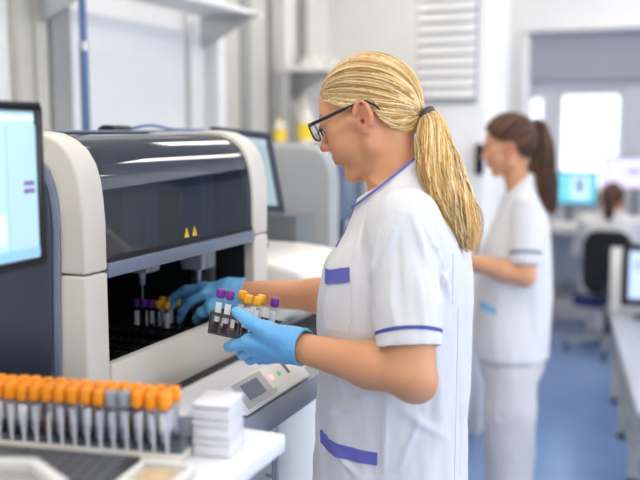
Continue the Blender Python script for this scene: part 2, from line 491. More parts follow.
# inset dark side cover with a pale bevel rim
def panel_prof(g):
    pts = [(-1.008, .99), (-1.002, 1.20), (-.997, 1.33), (-.999, 1.372), (-1.005, 1.405), (-1.016, 1.432), (-1.032, 1.449), (-1.052, 1.456)]
    return [(x - g, z - (g if i > 4 else 0)) for i, (x, z) in enumerate(pts)] + [(-1.62, 1.456 - g), (-1.62, .99)]
sp = MB().prism(panel_prof(.0), 'y', Y0 - .006, Y0 + .001).build('side_cover_rim', MIDBG, an, .003)
MB().prism(panel_prof(.013), 'y', Y0 - .014, Y0 - .0055).build('side_cover', DARKB, an, .004)
# rear cover, base pan, inner walls
MB().prism([(-1.66, 1.4805), (-1.235, 1.4935), (-1.235, 1.500), (-1.66, 1.489)], 'y', Y0 - .01, Y3 + .06).build('rear_cover', MIDBG, an, .002)
MB().box(-1.262, -1.236, Y1 + .001, Y2 - .001, 1.470, 1.4925).build('hinge_rail', DARKB, an, .003)
MB().box(-1.64, -.967, Y1, Y2, .985, 1.005).build('sample_floor', VBLACK, an)
MB().box(-1.65, -1.62, Y1, Y2, 1.005, 1.22).build('back_wall', VBLACK, an)
MB().box(-1.65, -1.62, Y1, Y2, 1.2205, 1.478).build('upper_back_wall', mat('lit_tone_back_wall', (120, 128, 142), .5), an)  # paler than the wall below, imitating a lit upper interior
lp = [(-1.62, 1.005), (-.975, 1.005), (-.975, 1.34), (-.985, 1.40), (-1.01, 1.45), (-1.06, 1.475), (-1.12, 1.478), (-1.62, 1.466)]
for ya, yb in ((Y1 + .0005, Y1 + .006), (Y2 - .006, Y2 - .0005)): MB().prism(lp, 'y', ya, yb).build('inner_lining', VBLACK, an)
# hood glazing: curved shell
gp = [(-.957, 1.272), (-.957, 1.340), (-.9595, 1.377), (-.964, 1.410), (-.973, 1.437), (-.988, 1.459), (-1.009, 1.4755), (-1.036, 1.4870), (-1.07, 1.4915), (-1.12, 1.4905), (-1.225, 1.487)]
hood = MB().ribbon(gp, 'y', Y1 + .001, Y2 - .001, .004).build('hood', HOODG, an, angle=60)
MB().box(-.968, -.953, Y1 + .001, Y2 - .001, 1.265, 1.2735).build('hood_seal', BLACK, an)
MB().box(-.985, -.948, Y1, Y2, 1.238, 1.2645).build('hood_sill', MIDBG, an, .002)
MB().box(-.970, -.949, Y1 + .002, Y3 - .001, .9845, 1.080).build('front_panel', BEIGEP, an, .004)
# warning triangles on the hood
YEL = mat('yellow_sticker', (250, 205, 20), .5)
def tri(y, s):
    a = MB(); X = -.9567
    a.add([(X, y - s, 1.280), (X, y + s, 1.280), (X, y, 1.280 + 2 * s * 1.05), (X + .0008, y - s, 1.280), (X + .0008, y + s, 1.280), (X + .0008, y, 1.280 + 2 * s * 1.05)],
          [(0, 2, 1), (3, 4, 5), (0, 1, 4, 3), (1, 2, 5, 4), (2, 0, 3, 5)])
    o = a.build('warning_sticker', YEL, an)
    b = MB(); b.mi = 0
    b.box(X + .0008, X + .0013, y - .0006, y + .0006, 1.2855, 1.2915).box(X + .0008, X + .0013, y - .0007, y + .0007, 1.2828, 1.2842)
    b.build('exclamation_mark', BLACK, o)
tri(1.580, .0095); tri(1.612, .0095)
# pipetting gantry inside
MB().box(-1.45, -1.38, Y1 + .01, Y2 - .01, 1.40, 1.45).build('gantry_rail', DGREY, an, .004)
def pip_head(y, x, z0, w=.034):
    h = MB().box(x - .03, x + .03, y - w, y + w, z0, 1.40).box(x - .25, x - .03, y - w * .5, y + w * .5, 1.36, 1.40).build('pipette_head', LGREY, an, .005)
    MB().box(x + .0302, x + .033, y - w * .35, y + w * .95, z0 + .004, 1.39).build('head_cover', LGREY, h, .001)
    MB().tube([(x, y, z0), (x, y, z0 - .03)], [.009, .007], 10).tube([(x, y, z0 - .03), (x, y, z0 - .085)], .0025, 8).build('needle', METAL, h)
pip_head(1.70, -1.15, 1.178, .026); pip_head(1.815, -1.07, 1.175, .03)
MB().box(-1.11, -1.05, 1.847, 1.869, 1.01, 1.40).build('guide_post', GREY, an, .004)
MB().box(-1.30, -1.24, 1.42, 1.47, 1.10, 1.36).build('wash_station', LGREY, an, .004)
# rear body block below the rear cover that the analyser stands on is the bench counter
cl = T(MB().prism([(-1.245, 1.5005), (-1.245, 1.506), (-1.252, 1.511), (-1.275, 1.512), (-1.287, 1.506), (-1.29, 1.4995)], 'y', 1.74, 1.815).build('cable_clip', BLACK, None, .001),
       'black clip on top of the analyser hood beside the blue cable', 'clip')
pts = []
for i in range(25):
    t_ = i / 24
    pts.append((-1.268 - .01 * math.sin(t_ * 3), 1.818 + .38 * t_, 1.503 + .010 * math.sin(math.pi * min(1, t_ * 1.5)) ** 2 - .004 * t_))
T(MB().tube(pts, .0035, 8).build('blue_cable', BLUEC), 'thin blue cable arching over the analyser top', 'cable')

# ------------------------------------------------------------------ counter with cabinets
cn = empty('lab_counter', (-1.4, 2.3, 0), 'white lab counter with grey-blue front edge and slim control panel', 'counter')
MB().prism([(-2.04, .957), (-.765, .957), (-.765, .9835), (-2.04, .9835)], 'y', 1.21, 3.06).build('worktop', GLOSSW, cn, .002)
MB().prism([(-.765, .925), (-.722, .925), (-.715, .945), (-.720, .9780), (-.765, .9835)], 'y', 1.21, 3.06).build('front_edge', mat('pale_blue_grey_edge', (158, 166, 180), .4), cn, .002)
for y0, y1 in ((1.215, 1.64), (1.645, 2.14), (2.145, 2.64), (2.645, 3.055)):
    MB().box(-1.98, -.80, y0, y1, .08, .955).build('cabinet', GLOSSW, cn, .003)
    d = MB().box(-.799, -.782, y0 + .004, y1 - .004, .10, .92).build('door', WHITE, cn, .003)
    MB().tube([(-.765, y1 - .05, .78), (-.765, y1 - .05, .88)], .005, 8).tube([(-.782, y1 - .05, .79), (-.765, y1 - .05, .79)], .004, 6).tube([(-.782, y1 - .05, .87), (-.765, y1 - .05, .87)], .004, 6).build('handle', METAL, d)
MB().box(-1.95, -.85, 1.22, 3.04, 0, .078).build('plinth', GREYP, cn)
T(MB().tube([(-.928, 1.20, .9905), (-.928, 1.5, .990), (-.926, 1.95, .990)], .006, 8).build('drain_hose', BLACK), 'black hose lying along the foot of the analyser front', 'hose')

# control panel unit on the counter edge
cp = empty('control_panel', (-.79, 1.58, .984), 'silver control panel with grey display on the counter edge', 'control panel')
def slab(xa, za, xb, zb, y0, y1, th, lift=0.0):
    n = Vector((zb - za, 0, -(xb - xa))).normalized()
    if n.z < 0: n = -n
    A = Vector((xa, 0, za)) + n * lift; B = Vector((xb, 0, zb)) + n * lift
    return MB().prism([(A.x, A.z), (B.x, B.z), (B.x + n.x * th, B.z + n.z * th), (A.x + n.x * th, A.z + n.z * th)], 'y', y0, y1)
cz = lambda x: 1.004 + (x + .84) / (.84 - .722) * (.9805 - 1.004)
PM = Matrix.Translation((-.7435, 1.535, .9845))
def wz(x): return .004 + (-x + .0215) / .043 * .046
MB().prism([(-.032, 0), (.0215, 0), (.0215, wz(.0215)), (-.0215, wz(-.0215)), (-.032, wz(-.0215) - .006)], 'y', -.145, .145, PM).build('housing', WPLAST, cp, .002)
def onp(x0, x1, y0, y1, th, lift, name, m):
    MB().prism([(x0, wz(x0) + lift), (x1, wz(x1) + lift), (x1 + th, wz(x1) + lift + th), (x0 + th, wz(x0) + lift + th)], 'y', y0, y1, PM).build(name, m, cp)
onp(-.019, .018, -.130, -.015, .0008, .0003, 'display_surround', mat('silver_grey', (190, 192, 194), .4))
onp(-.012, .010, -.108, -.042, .0008, .0022, 'display', mat('display_grey', (128, 132, 146), .15, emit=(70, 76, 100), estr=.15))
onp(-.006, .001, .000, .011, .002, .0003, 'indicator_lamp', mat('red_white_lamp', (240, 190, 190), .3, emit=(255, 200, 200), estr=.8))
onp(-.005, .001, .036, .044, .002, .0003, 'indicator_lamp', mat('green_lamp', (120, 230, 150), .3, emit=(100, 230, 130), estr=.1))
onp(-.015, .004, .072, .082, .0008, .0003, 'card_slot', GREY)
onp(.012, .017, -.012, -.002, .0015, .0003, 'button', mat('pale_green_button', (190, 225, 200), .4))

# ================================================================== tubes
TGLASS = glassy('tube_plastic', (248, 249, 252), .05, 1.35)
LABEL = mat('paper_label', (236, 236, 240), .7, var=.05, vscale=200)
BLOOD = mat('dark_red_blood', (110, 16, 26), .25, var=.1)
SERUM = mat('amber_serum', (196, 120, 60), .3, var=.1)
PURPLE = mat('purple_cap', (118, 44, 150), .4, var=.05)
ORANGE = mat('orange_cap', (247, 150, 20), .42, var=.05)
YELLOWC = mat('yellow_orange_cap', (246, 176, 30), .42, var=.05)
GREYC = mat('grey_cap', (150, 156, 166), .4)
PALE = mat('pale_lavender_serum', (218, 218, 230), .3, var=.05)
PINK = mat('pink_gel', (214, 130, 150), .4)

def tube_proto(capm, fillm, fill=.5, h=.075, r=.0062, label=True, ch=1.0):
    """upright tube, base at the local origin"""
    o = empty('sample_tube', (0, 0, 0))
    MB().lathe([(.0015, 0), (r * .75, .0015), (r, .006), (r, h)], n=14).build('glass_body', TGLASS, o, angle=60)
    MB().lathe([(.001, .0012), (r * .7, .0025), (r * .86, .007), (r * .86, h * fill)], n=12).build('contents', fillm, o, angle=60)
    if label:
        l = MB()
        n_ = 8; vs = []
        for z_ in (h * .30, h * .84):
            for rr in (r * 1.02, r * 1.06):
                for q in range(n_ + 1):
                    a = -1.1 + 2.2 * q / n_ - math.pi / 2; vs.append((rr * math.cos(a), rr * math.sin(a), z_))
        m_ = n_ + 1; fs = []
        for q in range(n_):
            fs += [(q, q + 1, 2 * m_ + q + 1, 2 * m_ + q), (m_ + q, 3 * m_ + q, 3 * m_ + q + 1, m_ + q + 1), (q, m_ + q, m_ + q + 1, q + 1), (2 * m_ + q, 2 * m_ + q + 1, 3 * m_ + q + 1, 3 * m_ + q)]
        l.add(vs, fs).build('paper_label', LABEL, o)
    MB().lathe([(r * .9, h - .004), (r * 1.22, h - .002), (r * 1.28, h + .001), (r * 1.28, h + .012 * ch), (r * 1.12, h + .0138 * ch), (r * .6, h + .0142 * ch)], n=16).build('cap', capm, o, angle=50)
    return o
PROTO = {}
def put_tube(kind, loc, label, group, tilt=None, name=None):
    args = {'purple': (PURPLE, BLOOD, .45), 'yellow': (YELLOWC, BLOOD, .4), 'orange': (ORANGE, PALE, .8), 'grey': (GREYC, PALE, .8), 'orange_red': (ORANGE, SERUM, .45), 'yellow_blue': (YELLOWC, SERUM, .35)}[kind]
    if kind not in PROTO: PROTO[kind] = tube_proto(*args, **({'h': .0515, 'ch': 1.25, 'r': .0066} if kind in ('orange', 'grey', 'orange_red') else {})); o = PROTO[kind]
    else: o = copy_tree(PROTO[kind])
    o.location = loc; o.scale = (1, 1, .88 if tilt is not None else 1)
    o.rotation_mode = 'XYZ'; o.rotation_euler = tilt.to_euler() if tilt is not None else (0, 0, random.uniform(0, 6))
    T(o, label, 'sample tube', group)
    return o
ORD = ['first', 'second', 'third', 'fourth', 'fifth', 'sixth', 'seventh', 'eighth', 'ninth', 'tenth', 'eleventh', 'twelfth', 'thirteenth', 'fourteenth', 'fifteenth', 'sixteenth', 'seventeenth', 'eighteenth', 'nineteenth', 'twentieth']

# rack held in the gloved hand ------------------------------------------------
SMOKE = glassy('smoked_rack_plastic', (190, 192, 198), .08, 1.5)
RKD = mat('dark_rack_plastic', (78, 78, 82), .28, var=.08)
fx = Vector((math.cos(R(22.6)), math.sin(R(22.6)), 0)); fy = Vector((-math.sin(R(22.6)), math.cos(R(22.6)), 0)); fz = Vector((0, 0, 1))
RC = Vector((-0.721,1.388,1.150))
rot = Matrix((fx, fy, fz)).transposed()                      # columns: image right, depth, up
rot = rot @ Matrix.Rotation(R(-14), 3, 'Z') @ Matrix.Rotation(R(9), 3, 'Y')
MR = Matrix.Translation(RC) @ rot.to_4x4()
L_, W_, H_ = .064, .019, .020                                # half length, half width, half height
hr = empty('tube_rack', RC, 'small dark see-through tube rack held in the near gloved hand', 'tube rack')
fr = MB()
fr.box(-L_, L_, -W_, W_, -H_, -H_ + .003, MR)                 # base plate
fr.box(-L_, L_, -W_, -W_ + .0025, H_ - .006, H_, MR).box(-L_, L_, W_ - .0025, W_, H_ - .006, H_, MR)
fr.box(-L_, -L_ + .003, -W_, W_, -H_, H_, MR).box(L_ - .003, L_, -W_, W_, -H_, H_, MR)
fr.box(-L_, L_, -.001, .001, H_ - .006, H_, MR)
for i in range(8):
    u = -L_ + .003 + (2 * L_ - .006) * i / 7
    fr.box(u - .0011, u + .0011, -W_, W_, H_ - .004, H_ - .001, MR)
    fr.box(u - .0016, u + .0016, -W_, -W_ + .0018, -H_, H_, MR).box(u - .0016, u + .0016, W_ - .0018, W_, -H_, H_, MR)
fr.build('frame', RKD, hr)
MB().box(-L_ + .003, L_ - .003, -W_ + .0019, -W_ + .0026, -H_ + .003, -.002, MR).build('front_plate', SMOKE, hr)
def rk(u, row): return MR @ Vector((-L_ + .003 + (2 * L_ - .006) * (u + .5) / 7, (-.5 if row == 0 else .5) * W_, -H_ + .0032))
g = 'tubes in the hand-held rack'
put_tube('purple', rk(0, 0), 'purple-capped tube at the left end of the hand-held rack', g, rot)
put_tube('purple', rk(1, 0), 'second purple-capped tube from the left in the hand-held rack', g, rot)
put_tube('yellow', rk(2, 1), 'yellow-capped tube next to the purple pair in the hand-held rack', g, rot)
put_tube('yellow', rk(3, 0), 'front yellow-capped tube above the thumb in the hand-held rack', g, rot)
put_tube('yellow_blue', rk(4, 1), 'rear yellow-capped tube in the middle of the hand-held rack', g, rot)
put_tube('yellow', rk(4, 0), 'rightmost yellow-capped tube in the hand-held rack', g, rot)
put_tube('purple', rk(5.5, 1), 'purple-capped tube alone at the right end of the hand-held rack', g, rot)

# racks inside the analyser ---------------------------------------------------
INR = mat('black_rack_plastic', (26, 26, 29), .35, var=.1)
def inner_rack(x, y, n, label, m=INR):
    o = empty('tube_rack', (x, y, 1.006), label, 'tube rack')
    f = MB().box(x - .10, x + .10, y - .014, y + .014, 1.0055, 1.012).box(x - .10, x + .10, y - .014, y - .012, 1.012, 1.055).box(x - .10, x + .10, y + .012, y + .014, 1.012, 1.055)
    for i in range(n + 1):
        u = x - .10 + .2 * i / n; f.box(u - .0015, u + .0015, y - .0119, y + .0119, 1.012, 1.055)
    f.build('frame', m, o)
    MB().box(x + .1005, x + .125, y - .012, y + .012, 1.006, 1.048).build('grip', m, o, .003)
    return o
# racks run back into the machine (along X)
gi = 'tubes inside the analyser'
for k, y in enumerate((1.36, 1.41, 1.46, 1.51, 1.56)):
    inner_rack(-1.115, y, 10, 'dark empty tube rack inside the analyser, %s from the near end' % ORD[k])
inner_rack(-1.115, 1.650, 10, 'dark rack in the analyser holding the purple-capped tubes')
inner_rack(-1.115, 1.700, 10, 'dark rack in the analyser holding the front yellow-capped tubes')
inner_rack(-1.115, 1.745, 10, 'dark rack in the analyser under the reaching gloved fingers')
zz = 1.0125 + .0
for (u, y, k, l) in ((6, 1.745, 'yellow', 'yellow-capped tube nearest the fingertips inside the analyser'), (5, 1.745, 'yellow', 'second yellow-capped tube from the fingertips inside the analyser'),
                     (4, 1.745, 'yellow', 'third yellow-capped tube from the fingertips inside the analyser'), (6, 1.700, 'yellow', 'yellow-capped tube in the front row inside the analyser'),
                     (4, 1.700, 'purple', 'purple-capped tube right beside the yellow caps inside the analyser'), (3, 1.700, 'purple', 'middle purple-capped tube inside the analyser'),
                     (2, 1.700, 'purple', 'purple-capped tube furthest left inside the analyser'), (5, 1.700, 'yellow', 'yellow-capped tube next to the purple caps inside the analyser')):
    put_tube(k, (-1.115 - .10 + .02 * (u + .5), y, zz + .012), l, gi)

# ================================================================== near bench, monitor, tube rack
nb = empty('near_bench', (-1.1, .55, 0), 'white bench top at the lower left carrying the orange-capped tubes', 'bench')
MB().box(-2.04, -.516, -.6, 1.114, 1.043, 1.07).build('bench_top', GLOSSW, nb, .005, 3)
MB().box(-2.0, -.70, -.55, 1.08, .08, 1.042).build('cabinet', LGREY, nb, .004)
MB().box(-.62, -.58, 1.02, 1.06, 0, 1.042).box(-.62, -.58, -.5, -.46, 0, 1.042).build('support_post', WPLAST, nb, .003)
MB().box(-1.95, -.75, -.5, 1.0, 0, .079).build('plinth', GREYP, nb)

def screen_ui(name, parent, M, w, h, base, rects, estr):
    """flat display in local x (right), z (up), facing local -y"""
    ms = [mat(name + '_glow', base, .3, emit=base, estr=estr, var=.02)]
    s = MB(); s.mi = 0
    s.box(-w / 2, w / 2, 0, .002, -h / 2, h / 2, M)
    for i, (x0, x1, z0, z1, c) in enumerate(rects):
        ms.append(mat(name + '_window', c, .3, emit=c, estr=estr, var=.02)); s.mi = len(ms) - 1
        e = .0004 * (1 + i)
        s.box(-w / 2 + x0 * w, -w / 2 + x1 * w, -e, .0001, -h / 2 + z0 * h, -h / 2 + z1 * h, M)
    return s.build('screen', ms, parent)

def monitor(label, M, w, h, base, rects, estr, stand=None, fm=BLACK, fw=.012, th=.03, name='monitor'):
    c = M.to_translation()
    o = empty(name, (c.x, c.y, stand[2] if stand else c.z - h / 2), label, 'monitor')
    f = MB()
    W, H = w / 2 + fw, h / 2 + fw
    f.box(-W, W, -.004, .012, h / 2, H, M).box(-W, W, -.004, .012, -H, -h / 2, M).box(-W, -w / 2, -.004, .012, -h / 2, h / 2, M).box(w / 2, W, -.004, .012, -h / 2, h / 2, M)
    f.build('bezel', fm, o, .002)
    MB().box(-W + .004, W - .004, .0122, th, -H + .004, H - .004, M).box(-.06, .06, th, th + .02, -.06, .06, M).build('back_shell', fm, o, .004)
    screen_ui('screen', o, M, w, h, base, rects, estr)
    if stand:
        x, y, z = stand
        b = M @ Vector((stand[0], th + .03, 0))
        MB().tube([(b.x, b.y, b.z), (b.x, b.y, z + .012)], .016, 12).build('stand_neck', fm, o)
        MB().lathe([(.085, 0), (.09, .003), (.088, .010), (.03, .014)], (b.x, b.y, z), 28).build('stand_base', fm, o)
    return o
def face(loc, rz, tilt=0.0):
    """screen frame looking along -y rotated by rz about z, tipped back by tilt"""
    return Matrix.Translation(loc) @ Matrix.Rotation(rz, 4, 'Z') @ Matrix.Rotation(-tilt, 4, 'X')
# near monitor, facing +X (rz = 90 deg)
MN = face((-.848, .806, 1.4235), R(91), 0)
monitor('black-framed monitor at the left edge showing a pale teal window', MN, .395, .208, (176, 214, 222),
        [(.0, 1, .93, .97, (214, 232, 236)), (.0, .84, .36, .90, (176, 214, 208)), (.03, .80, .45, .7, (162, 206, 200)), (.0, .84, .12, .33, (206, 216, 230)),
         (.85, 1, .0, .90, (172, 204, 222)), (.93, .985, .50, .53, (110, 96, 150)), (.93, .985, .45, .48, (120, 90, 140)), (0, 1, .02, .08, (140, 190, 226))], .27,
        (-.13, 0, 1.0705), BLACK, .0115, .03)

# rack of orange-capped tubes: runs along its own axis, built in world space
ra, rb = Vector((-.985, .905, 1.0705)), Vector((-.592, .972, 1.0705))
ax = (rb - ra).normalized(); ay = Vector((-ax.y, ax.x, 0)); RM = Matrix.Translation(ra) @ Matrix((ax, ay, fz)).transposed().to_4x4(); RL = (rb - ra).length
ACR = glassy('clear_acrylic', (240, 243, 248), .06, 1.3)
orack = empty('tube_rack', ra, 'long white rack full of orange-capped tubes on the near bench', 'tube rack')
MB().box(0, RL, -.046, .040, 0, .014, RM).build('base', CREAM, orack, .003)
MB().box(0, RL, -.0225, -.021, .0142, .044, RM).build('acrylic_side', ACR, orack)
MB().box(0, RL, .034, .0375, .0142, .046, RM).build('back_plate', mat('milky_lavender_plate', (206, 206, 216), .4), orack)
for ua, ub in ((RL - .003, RL), (0, .003)): MB().box(ua, ub, -.0208, .0338, .0142, .060, RM).build('end_plate', ACR, orack)
posts = MB()
for i in range(21):
    u = .008 + i * .0186
    posts.box(u - .0012, u + .0012, -.0275, -.0228, .0142, .056, RM)
posts.build('divider', mat('milky_divider', (214, 218, 226), .3), orack)
MB().box(.0032, RL - .0032, -.020, .033, .0142, .019, RM).build('tube_bed', GREY, orack)
go = 'orange-capped tubes on the near bench'
for row, yy in ((0, -.0105), (1, .0075), (2, .0245)):
    for i in range(20):
        u = .0175 + i * .0186
        k = 'orange'
        if row == 0 and i in (15, 16): k = 'grey'
        elif (i * 7 + row * 3) % 5 == 0: k = 'orange_red'
        p = RM @ Vector((u + random.uniform(-.0008, .0008) - (.004 if row == 1 else 0), yy, .0195 + random.uniform(0, .0015)))
        cap = 'grey-capped' if k == 'grey' else 'orange-capped'
        put_tube(k, p, '%s tube in the %s row of the bench rack, %s from the left end' % (cap, ('front', 'middle', 'back')[row], ORD[i]), go)

# stack of pale lidded boxes right of the rack
MILK = mat('milky_plastic', (224, 224, 230), .3, var=.05, vscale=60)
bc = Vector((-.572, 1.018, 1.0705)); BMx = Matrix.Translation(bc) @ Matrix((ax, ay, fz)).transposed().to_4x4()
for k in range(3):
    o = empty('storage_box', bc + Vector((0, 0, .0245 * k)), ['lowest', 'middle', 'topmost'][k] + ' of the three milky white boxes at the end of the tube rack', 'box', 'milky boxes beside the tube rack')
    z = .0245 * k
    MB().box(-.026, .026, -.030, .030, z, z + .017, BMx).build('body', MILK, o, .003)
    MB().box(-.0275, .0275, -.0315, .0315, z + .0172, z + .024, BMx).build('lid', MILK, o, .003)

def keyboard(label, M, w, d, rows, cols, frame, keym):
    c = M.to_translation()
    o = empty('keyboard', c, label, 'keyboard')
    MB().prism([(-d / 2, 0), (d / 2, 0), (d / 2, .020), (-d / 2, .010)], 'x', -w / 2, w / 2, M).build('housing', frame, o, .003)
    ks = MB(); pw = (w - .024) / cols; pd = (d - .024) / rows
    for r_ in range(rows):
        for c_ in range(cols):
            x = -w / 2 + .012 + c_ * pw; y = -d / 2 + .012 + r_ * pd; z = .0105 + .010 * (y + d / 2) / d
            ks.box(x + .001, x + pw - .001, y + .001, y + pd - .001, z, z + .0055, M)
    k = ks.build('keys', keym, o); k['kind'] = 'stuff'
    return o
keyboard('dark keyboard on the near bench in front of the orange-capped tubes', RM @ Matrix.Translation((.215, -.098, 0)), .28, .094, 5, 15, DGREY, mat('grey_key_caps', (92, 96, 102), .5))
tr = empty('paper_tray', (-.72, .74, 1.0985), 'pale angular tray resting on the dark keyboard at the bottom left corner', 'tray')
o0 = [(-0.768, 0.753), (-0.677, 0.783), (-0.602, 0.742), (-0.572, 0.672), (-0.768, 0.672)]
def inset(P, d):
    out = []
    for i in range(len(P)):
        a, b, c = Vector(P[i - 1]), Vector(P[i]), Vector(P[(i + 1) % len(P)])
        n1 = Vector((-(b - a).y, (b - a).x)).normalized(); n2 = Vector((-(c - b).y, (c - b).x)).normalized()
        n = (n1 + n2); n = n / max(.3, n.dot(n1)); out.append(tuple(b - n * d))
    return out
o1 = inset(o0, -.012) if Vector(inset(o0, .012)[0]).x < -9 else inset(o0, .012)
MB().prism(o0, 'z', 1.0985, 1.110).build('body', WPLAST, tr, .002)
MB().prism(o1, 'z', 1.1102, 1.1115).build('liner', mat('pale_grey_liner', (176, 176, 178), .5), tr)
rim = MB()
k = 0
n_ = len(o0)
vs = [(x, y, z) for z in (1.1102, 1.127) for P_ in (o0, o1) for x, y in P_]
fs = []
for i in range(n_):
    j_ = (i + 1) % n_
    fs += [(i, j_, 2 * n_ + j_, 2 * n_ + i), (n_ + i, 3 * n_ + i, 3 * n_ + j_, n_ + j_), (2 * n_ + i, 2 * n_ + j_, 3 * n_ + j_, 3 * n_ + i), (i, n_ + i, n_ + j_, j_)]
rim.add(vs, fs).build('raised_rim', WPLAST, tr, .002)
tb = empty('specimen_tray', (-.63, .90, 1.0705), 'small cream tray with a tan insert below the end of the tube rack', 'tray')
SM = Matrix.Translation((-.580, .878, 1.0705)) @ Matrix.Rotation(R(9), 4, 'Z')
MB().box(-.036, .036, -.038, .038, 0, .012, SM).build('body', CREAM, tb, .003)
rimt = MB().box(-.036, .036, .032, .038, .0122, .018, SM).box(-.036, .036, -.038, -.032, .0122, .018, SM).box(-.036, -.030, -.0318, .0318, .0122, .018, SM).box(.030, .036, -.0318, .0318, .0122, .018, SM)
rimt.build('rim', WPLAST, tb, .001)
MB().box(-.02, .018, -.02, .02, .0122, .015, SM).build('insert', mat('tan_foam', (206, 180, 140), .7, var=.15, vscale=90), tb, .002)

# ================================================================== things beyond the analyser on the counter
# second monitor, tilted back
c1, c2, c3 = Vector((-1.173,2.087,1.495)), Vector((-1.099,2.268,1.478)), Vector((-1.045,2.197,1.271))
ux = (c2 - c1).normalized(); uz = (c2 - c3); H2 = uz.length - .02; uz = (uz - ux * uz.dot(ux)).normalized(); W2 = (c2 - c1).length
uy = uz.cross(ux); cc = c2 - ux * W2 / 2 - uz * H2 / 2
M2 = Matrix.Translation(cc) @ Matrix((ux, uy, uz)).transposed().to_4x4()
monitor('dark-framed monitor tilted back behind the far end of the analyser', M2, W2 - .03, H2 - .01, (150, 168, 174), [(.0, 1, .9, 1, (165, 180, 186)), (.05, .95, .1, .85, (146, 166, 172))], .12, (0, 0, 1.1785), DARKB, .020, .025)
T(MB().box(-1.17, -1.06, 2.37, 2.50, .985, 1.252).build('grey_box', GREY, None, .006), 'plain grey box under the tilted monitor beside the white cover', 'box')

a2 = empty('second_analyser', (-1.5, 2.72, .984), 'rounded grey-white analyser further along the counter with a blue-grey front', 'analyser')
def a2prof(o_=0): return [(-1.055 - o_, 1.0), (-1.055 - o_, 1.34), (-1.062 - o_, 1.39), (-1.08 - o_, 1.425), (-1.11 - o_, 1.443), (-1.16, 1.449 - o_), (-1.75, 1.455 - o_), (-1.75, 1.0)]
MB().prism(a2prof(), 'y', 2.62, 2.70).build('side_arch', LGREY, a2, .008, 3)
MB().prism(a2prof(), 'y', 2.97, 3.045).build('side_arch', LGREY, a2, .008, 3)
MB().prism(a2prof(.02), 'y', 2.701, 2.969).build('hood', mat('blue_grey_hood', (86, 100, 124), .2, var=.1, vscale=4), a2, .004)
MB().box(-1.75, -1.02, 2.62, 3.045, .985, .999).build('base', LGREY, a2)
MB().box(-1.065, -1.05, 2.76, 2.86, 1.12, 1.2).build('front_flap', LGREY, a2, .004)
# white rounded cover module
mo = empty('white_module', (-1.05, 2.2, .984), 'low white module with rounded lid beyond the analyser', 'lab module')
cov = MB()
pr = [(-1.22, 1.06), (-.835, 1.06), (-.830, 1.085), (-.838, 1.115), (-.86, 1.14), (-.90, 1.158), (-.96, 1.170), (-1.03, 1.176), (-1.22, 1.178)]
cov.prism(pr, 'y', 1.985, 2.36)
cov.build('lid', WPLAST, mo, .02, 4, angle=60)
MB().box(-1.22, -.985, 1.97, 2.36, .985, 1.058).build('body', WPLAST, mo, .004)
MB().box(-.984, -.86, 2.30, 2.36, .985, 1.058).build('foot', WPLAST, mo, .004)
keyboard('black keyboard on the counter below the rounded white lid', Matrix.Translation((-.875, 2.085, .9845)) @ Matrix.Rotation(R(90), 4, 'Z'), .27, .12, 5, 14, BLACK, mat('charcoal_key_caps', (70, 73, 78), .5))

# blue-grey upright pole behind the analyser
pl = empty('support_pole', (-1.72, 2.28, .984), 'blue-grey upright pole with a collar behind the analyser', 'pole')
px_, py_ = (-1.720,2.264,1.712)[0], (-1.720,2.264,1.712)[1]
MB().tube([(px_, py_, .984), (px_, py_, 1.75)], .0135, 14).build('lower_tube', STEELB, pl)
MB().tube([(px_, py_, 1.75), (px_, py_, 2.74)], .0115, 14).build('upper_tube', STEELB, pl)
MB().tube([(px_, py_, 1.74), (px_, py_, 1.765)], .0165, 14).build('collar', METAL, pl)

# shelves on the left wall
def shelf(label, x1, y0, y1, z, th=.022):
    o = empty('wall_shelf', (-2.06, (y0 + y1) / 2, z), label, 'shelf')
    MB().box(-2.028, x1, y0, y1, z - th, z).build('board', WHITE, o, .003)
    for y in (y0 + .15, y1 - .15): MB().prism([(-2.028, z - th - .001), (-2.028, z - .16), (-2.01, z - .16), (x1 + .06, z - th - .001)], 'y', y - .008, y + .008).build('bracket', METAL, o)
    return o
shelf('white wall shelf at the top left above the blank board', -1.80, 2.30, 3.655, 2.02)
shelf('upper white wall shelf holding small cartons near the partition', -1.80, 4.30, 5.15, 1.83)
s3 = shelf('lower white wall shelf carrying the bottles', -1.72, 4.05, 5.15, 1.425)
def bottle(label, x, y, z, w, h, band, capm):
    o = empty('bottle', (x, y, z), label, 'bottle')
    MB().lathe([(w * .9, 0), (w, .006), (w, h * .68), (w * .85, h * .78), (w * .38, h * .86), (w * .36, h * .92)], (x, y, z + .0005), 18).build('body', WPLAST, o, angle=50)
    MB().lathe([(w * .45, h * .905), (w * .45, h)], (x, y, z), 14).build('cap', capm, o)
    if band:
        MB().tube([(x, y, z + h * .12), (x, y, z + h * .55)], w * 1.015, 20, caps=False).build('yellow_label', mat('yellow_bottle_label', (245, 215, 50), .5), o)
    return o
bottle('large plain white bottle on the lower wall shelf', -1.955, 4.469, 1.425, .062, .27, False, WPLAST)
bottle('bottle with a yellow label on the lower wall shelf', -1.87, 4.30, 1.425, .042, .20, True, WPLAST)
bottle('slim yellow-labelled bottle left of the large white bottle', -2.0, 4.257, 1.425, .036, .14, True, mat('yellow_cap', (245, 215, 50), .5))
for k, (y, w, h, l) in enumerate(((4.42, .05, .05, 'small white carton at the left on the upper wall shelf'), (4.66, .04, .06, 'taller white carton in the middle of the upper wall shelf'), (4.9, .05, .045, 'low white carton at the right of the upper wall shelf'))):
    T(MB().box(-1.93, -1.84, y - w, y + w, 1.8305, 1.8305 + h).build('carton', WPLAST, None, .003), l, 'carton', 'cartons on the upper wall shelf')

